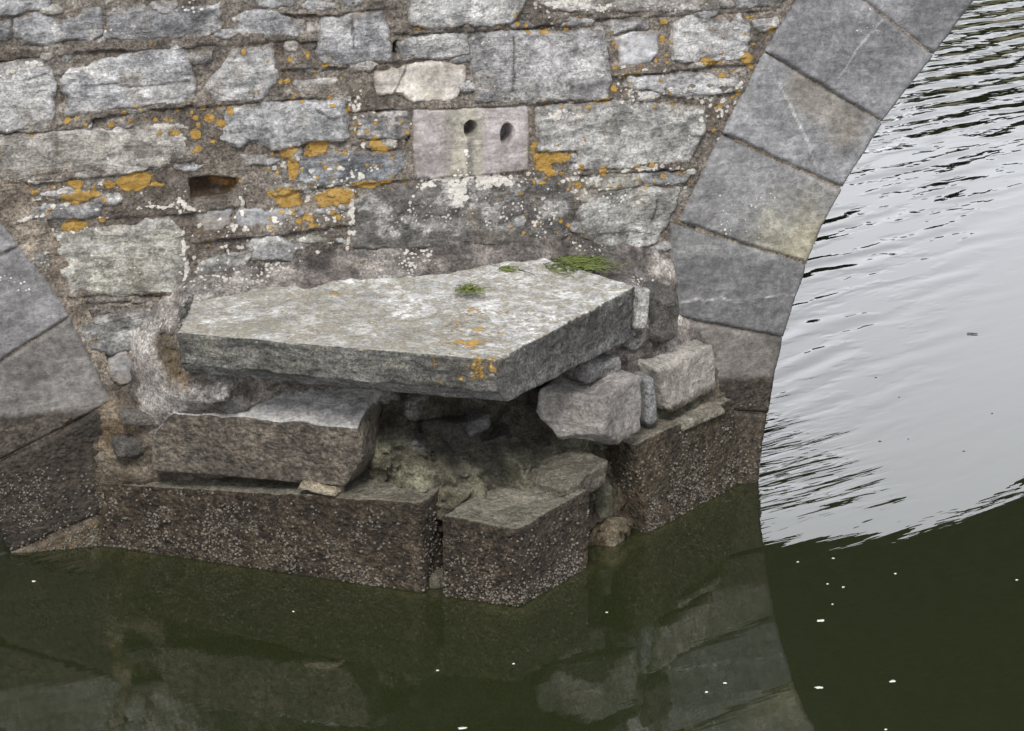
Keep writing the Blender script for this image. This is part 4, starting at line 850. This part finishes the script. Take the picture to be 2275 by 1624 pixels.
for px, py, Dp, r, c, wv_, dd_ in [(379, 700, .14, .035, (.52, .49, .45), .8, 0), (366, 724, .12, .035, (.54, .50, .46), .8, .01), (338, 736, .09, .035, (.56, .53, .50), .8, .02), (324, 760, .08, .04, (.60, .56, .53), 1, .02), (302, 762, .05, .03, (.56, .53, .5), .8, .015), (326, 780, .08, .03, (.56, .53, .5), .9, .015), (340, 800, .12, .02, (.5, .47, .44), .7, 0),
        (346, 890, .17, .05, (.40, .375, .36), .45, .01), (385, 893, .25, .05, (.44, .42, .40), .5, .015), (445, 880, .33, .05, (.46, .44, .42), .5, .02), (492, 871, .4, .03, (.46, .44, .42), .5, .02),
        (381, 772, .2, .045, (.17, .125, .07), 0, -.05), (372, 797, .2, .04, (.16, .115, .065), 0, -.04), (388, 826, .24, .03, (.2, .15, .09), 0, -.03), (407, 846, .3, .025, (.22, .16, .10), 0, -.02), (276, 890, .07, .05, (.16, .125, .085), 0, 0), (255, 955, .05, .05, (.17, .12, .07), 0, 0), (300, 925, .12, .04, (.16, .13, .1), 0, 0), (260, 1040, .06, .05, (.15, .125, .09), 0, 0)]:
    c0 = ony(px, py, -Dp)[[0, 2]]; d_ = np.hypot(*(P2 - c0).T) + .022 * fbm(P3, 16, 4, .6, seed=88); k_ = sst(r * 1.25, r * .6, d_)
    colr = mix(colr, np.array(c) * .8, .8 * k_ * (.55 + .45 * sst(-.3, .2, fbm(P3, 26, 3, .7, seed=89)))); L[:, 1] = np.where(k_ > .02, L[:, 1] * (1 - k_) + .55 * wv_ * k_, L[:, 1]); D2 = D2 + dd_ * (.4 if dd_ > 0 else 1) * k_
L[:, 0] = .25 * sst(.9, 1.0, P2[:, 1]) * sst(0, .4, fbm(P3, 6, 3, seed=50))
idx = np.arange(nx * nz).reshape(nx, nz); dd = D2.reshape(nx, nz)
i, j = np.nonzero((np.maximum.reduce([dd[:-1, :-1], dd[1:, :-1], dd[1:, 1:], dd[:-1, 1:]]) > -.035))
F = np.c_[idx[i, j], idx[i + 1, j], idx[i + 1, j + 1], idx[i, j + 1]]
us = np.unique(F); rm = np.full(nx * nz, -1); rm[us] = np.arange(len(us))
V = np.c_[P2[:, 0], -D2, P2[:, 1]]
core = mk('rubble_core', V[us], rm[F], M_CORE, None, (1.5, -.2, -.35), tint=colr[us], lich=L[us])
tag(core, 'crumbling rubble and lime mortar core bared between the capstone and the waterline blocks', 'rubble')

# loose and half-buried rubble in the hollow
def chunk(px, py, y, size, col, label, seed, rz=0., wet=None, name='rubble_stone', ry=0., dirt=.3, rr=.3, dp=.012):
    c = ony(px, py, y); sx, sy, sz = size
    a = math.cos(rz), math.sin(rz); b_ = math.cos(ry), math.sin(ry)
    C = []
    for z in (-1, 1):
        for x, yy in ((-1, -1), (1, -1), (1, 1), (-1, 1)):
            j = 1 + .22 * (np.random.default_rng(seed * 50 + len(C)).random(3) - .5) * 2
            p = np.array([x * sx, yy * sy, z * sz]) * j / 2
            p = np.array([p[0] * b_[0] + p[2] * b_[1], p[1], -p[0] * b_[1] + p[2] * b_[0]])
            C.append(c + np.array([p[0] * a[0] - p[1] * a[1], p[0] * a[1] + p[1] * a[0], p[2]]))
    return block(name, C, label, 'stone', col, seed, wet_z=wet, r=min(size) * rr, rvar=.9, step=.008, dirt=dirt, disp=rough_disp(.007, seed, .004, dp))
chunk(1318, 815, -.42, (.18, .16, .10), (.34, .33, .33), 'grey flat stone packed above the notched block under the capstone edge', 31, .5)
chunk(1222, 878, -.42, (.12, .12, .05), (.07, .065, .06), 'small dark round stone tucked under the capstone, left of the notched block', 32, .3)
chunk(1052, 942, -.38, (.10, .10, .045), (.16, .16, .16), 'grey sliver of stone in the back of the hollow', 33, .2, ry=-.35)
chunk(880, 960, -.40, (.11, .12, .13), (.075, .065, .052), 'brown stone in the hollow, nearest the rounded block', 34, .4)
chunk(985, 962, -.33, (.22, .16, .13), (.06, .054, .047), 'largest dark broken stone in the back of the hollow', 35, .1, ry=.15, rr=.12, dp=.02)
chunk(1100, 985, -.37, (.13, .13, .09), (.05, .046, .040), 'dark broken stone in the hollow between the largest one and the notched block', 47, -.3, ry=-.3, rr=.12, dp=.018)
chunk(915, 1008, -.47, (.10, .10, .06), (.085, .076, .06), 'small brown stone on the hollow floor beside the rounded block', 36, .5, ry=.2, rr=.15, dp=.014)
chunk(1250, 1062, -.56, (.25, .22, .10), (.19, .175, .14), 'worn grey stone behind the nose block, below the notched block', 37, .55, ry=-.12)
chunk(1348, 1180, -.45, (.085, .12, .13), (.20, .165, .11), 'tan stone squeezed in the gap between nose block and right waterline block', 38, .7, ry=.3, rr=.14)
chunk(1330, 1105, -.42, (.07, .12, .13), (.13, .125, .085), 'mossy small stone above the tan one in the right-hand gap', 39, .3)
chunk(968, 1296, -.70, (.075, .09, .08), (.13, .12, .09), 'small rounded stone at the waterline in the narrow gap', 40, .2)
chunk(289, 985, -.085, (.11, .09, .09), (.105, .098, .092), 'dark grey rounded stone set in mortar left of the rounded block', 41, .2)
chunk(318, 925, -.125, (.16, .09, .04), (.17, .155, .14), 'flat grey stone in the mortar above the dark rounded one', 42, -.2, ry=.1)
chunk(715, 1081, -.52, (.13, .08, .028), (.36, .31, .23), 'thin tan packing stone pinned under the right end of the rounded block', 43, -.6, ry=.12)
chunk(1462, 695, -.20, (.11, .14, .20), (.15, .14, .13), 'rough brown stone mortared to the right end of the capstone', 44, .3, ry=.15)
chunk(1418, 690, -.335, (.05, .06, .15), (.50, .49, .47), 'pale stub of stone at the right end of the capstone', 45, .3, ry=.12)
chunk(1540, 922, -.17, (.26, .1, .035), (.27, .25, .2), 'buff packing stone between the right waterline block and the pale block', 46, .69)

# ---------------------------------------------------------------- seaweed on the capstone
def ztop(px, py): return onz(px, py, .975)
def weed(name, cx, cy, rx, ry, n, mat, label, parent=None, org=None, seed=0, ang=.0, ln=(.05, .13)):
    g = np.random.default_rng(seed); VV = []; FF = []
    for k in range(n):
        u = g.normal(0, .42, 2); p = onz(cx + u[0] * rx, cy + u[1] * ry, .975 if parent is None else .975) + np.array([0, 0, .006 + .014 * g.random() * math.exp(-(u @ u) * 2)])
        a = ang + g.normal(0, .7); m = int(7); l = g.uniform(*ln); w = g.uniform(.0011, .0024); pts = []
        for q in range(m):
            pts.append(p.copy()); a += g.normal(0, .35); p = p + np.array([math.cos(a), math.sin(a), g.normal(0, .25) - .04]) * l / m
        pts = np.array(pts); n0 = len(VV)
        for q in range(m):
            t = pts[min(q + 1, m - 1)] - pts[max(q - 1, 0)]; s = np.cross(t, (0, 0, 1)); s /= np.linalg.norm(s) + 1e-9; ww = w * (1 - .6 * q / m)
            for b in (s * ww, np.array([0, 0, ww * 1.2]), -s * ww, np.array([0, 0, -ww])): VV.append(pts[q] + b)
        for q in range(m - 1):
            for b in range(4): FF.append((n0 + q * 4 + b, n0 + q * 4 + (b + 1) % 4, n0 + q * 4 + 4 + (b + 1) % 4, n0 + q * 4 + 4 + b))
    org = onz(cx, cy, .975) if org is None else org
    o = mk(name, VV, FF, mat, parent, org)
    if parent is None: tag(o, label, 'seaweed')
    return o, org
o, og = weed('seaweed', 1262, 588, 72, 16, 330, M_WEED, 'large heap of bright green seaweed strands lying at the back of the capstone', seed=1, ang=.0)
weed('dried_strands', 1215, 578, 120, 20, 240, M_DARKWEED, None, parent=o, org=og, seed=2, ang=.1)
weed('seaweed', 1034, 649, 26, 9, 70, M_WEED, 'small green seaweed tuft in the middle of the capstone top', seed=3, ang=.3, ln=(.03, .08))
weed('seaweed', 1120, 603, 20, 6, 40, M_WEED, 'tiny green seaweed wisp left of the large seaweed heap', seed=4, ang=.1, ln=(.02, .06))

# ---------------------------------------------------------------- river, bed, banks
V = [(-60, -30, 0), (80, -30, 0), (80, 44, 0), (-60, 44, 0), (-60, -30, -2.4), (80, -30, -2.4), (80, 44, -2.4), (-60, 44, -2.4)]
F = [(0, 1, 2, 3), (7, 6, 5, 4), (0, 4, 5, 1), (1, 5, 6, 2), (2, 6, 7, 3), (3, 7, 4, 0)]
tag(mk('river_water', V, F, M_WATER, smooth=False), kind='structure')
gx = np.linspace(-70, 90, 81); gy = np.linspace(-35, 110, 74); X, Y = np.meshgrid(gx, gy, indexing='ij')
P = np.c_[X.ravel(), Y.ravel(), 0 * X.ravel()]
zz = -1.3 + .15 * fbm(P, .3, 3, seed=3) + 2.6 * sst(33, 43, P[:, 1] + 2 * fbm(P, .08, 2, seed=5)) + 3 * sst(45, 110, P[:, 1])
P[:, 2] = zz; idx = np.arange(P.shape[0]).reshape(X.shape)
F = np.c_[idx[:-1, :-1].ravel(), idx[1:, :-1].ravel(), idx[1:, 1:].ravel(), idx[:-1, 1:].ravel()]
tag(mk('river_bed', P, F, M_BED), kind='structure')
# wood on the far bank, seen only as a reflection
g = np.random.default_rng(5); VV = []; n = 60000
tx = g.uniform(-25, 75, 60); ty = g.uniform(41, 50, 60); th = g.uniform(6.5, 9.0, 60); k = g.integers(0, 60, n)
dv = g.normal(0, 1, (n, 3)); dv /= np.linalg.norm(dv, axis=1)[:, None]; rad = g.random(n) ** .4
c = np.c_[tx[k] + dv[:, 0] * rad * 1.9, ty[k] + dv[:, 1] * rad * 1.9, .9 + th[k] * .5 + dv[:, 2] * rad * th[k] * .5]
e1 = g.normal(0, 1, (n, 3)); e1 /= np.linalg.norm(e1, axis=1)[:, None]; e2 = np.cross(e1, g.normal(0, 1, (n, 3))); e2 /= np.linalg.norm(e2, axis=1)[:, None]
sz = g.uniform(.2, .42, n)[:, None]
V = np.stack([c - e1 * sz, c + e2 * sz * .6, c + e1 * sz, c - e2 * sz * .6], 1).reshape(-1, 3)
tag(mk('far_wood', V, np.arange(4 * n).reshape(n, 4), M_LEAF, smooth=False), 'dark wood on the far bank mirrored in the ripples', 'wood', kind='stuff')

# ---------------------------------------------------------------- flecks floating on the river
FOAM = [(1773, 1248, 8), (1851, 1240, 7), (1989, 1274, 8), (1874, 1304, 9), (1838, 1297, 7), (1821, 1378, 19), (1849, 1342, 6), (2259, 1288, 8), (1983, 1513, 14), (1819, 1527, 18), (1968, 1620, 7), (1740, 1285, 5), (1881, 1445, 5), (75, 1291, 13), (1027, 1617, 18), (973, 1489, 8), (1348, 1360, 7), (1610, 1517, 9), (1570, 1537, 8), (1141, 1474, 7), (652, 1358, 6), (1930, 1475, 4), (2126, 1374, 3)]
DARK = [(1945, 838, 8), (1997, 882, 6), (2204, 918, 8), (1955, 980, 10), (2018, 975, 5), (2141, 1002, 8), (1890, 1030, 6)]
def fleck(px, py, w, mat, name, label, cat, group, seed):
    g = np.random.default_rng(seed); c = onz(px, py, .001); r = w * 1.3e-3 / 2; m = 12; ring = []
    for q in range(m):
        a = q * 2 * math.pi / m; k = 1 + .9 * (g.random() - .5)
        ring.append((r * k * math.cos(a), r * k * .7 * math.sin(a)))
    V = []; F = []
    for s, z in ((1., -.002), (1., .0004), (.6, .0012), (.2, .0015)):
        for x, y in ring: V.append(c + np.array([x * s, y * s, z]))
    for k in range(3):
        for q in range(m): F.append((k * m + q, k * m + (q + 1) % m, k * m + m + (q + 1) % m, k * m + m + q))
    return tag(mk(name, V, F, mat, None, c), label, cat, group)
FOAM = [f for f in FOAM if f[2] >= 6]
for q, (px, py, w) in enumerate(FOAM): fleck(px, py, w, M_FOAM, 'foam_fleck', 'small pale foam fleck floating on the dark green water', 'foam fleck', 'foam flecks drifting on the river', 900 + q)
for q, (px, py, w) in enumerate(DARK): fleck(px, py, w, M_FLECK, 'dead_leaf', 'tiny dark leaf floating on the bright sky reflection', 'leaf', 'dark leaves drifting on the river', 950 + q)
c0, c1 = onz(2148, 740, .004), onz(2172, 741, .004); dv = c1 - c0; sd_ = np.array([-dv[1], dv[0], 0]) / np.linalg.norm(dv) * .003
V = []; F = []
for q in range(6):
    p = c0 + dv * q / 5; rr_ = .55 + .45 * math.sin(math.pi * (q + .6) / 6.2)
    for b in (sd_ * rr_, np.array([0, 0, .003 * rr_]), -sd_ * rr_, np.array([0, 0, -.003 * rr_])): V.append(p + b)
for q in range(5):
    for b in range(4): F.append((q * 4 + b, q * 4 + (b + 1) % 4, q * 4 + 4 + (b + 1) % 4, q * 4 + 4 + b))
F += [(3, 2, 1, 0), (20, 21, 22, 23)]
tag(mk('twig', V, F, M_FLECK, None, c0), 'short dark twig floating on the bright water right of the arch', 'twig')
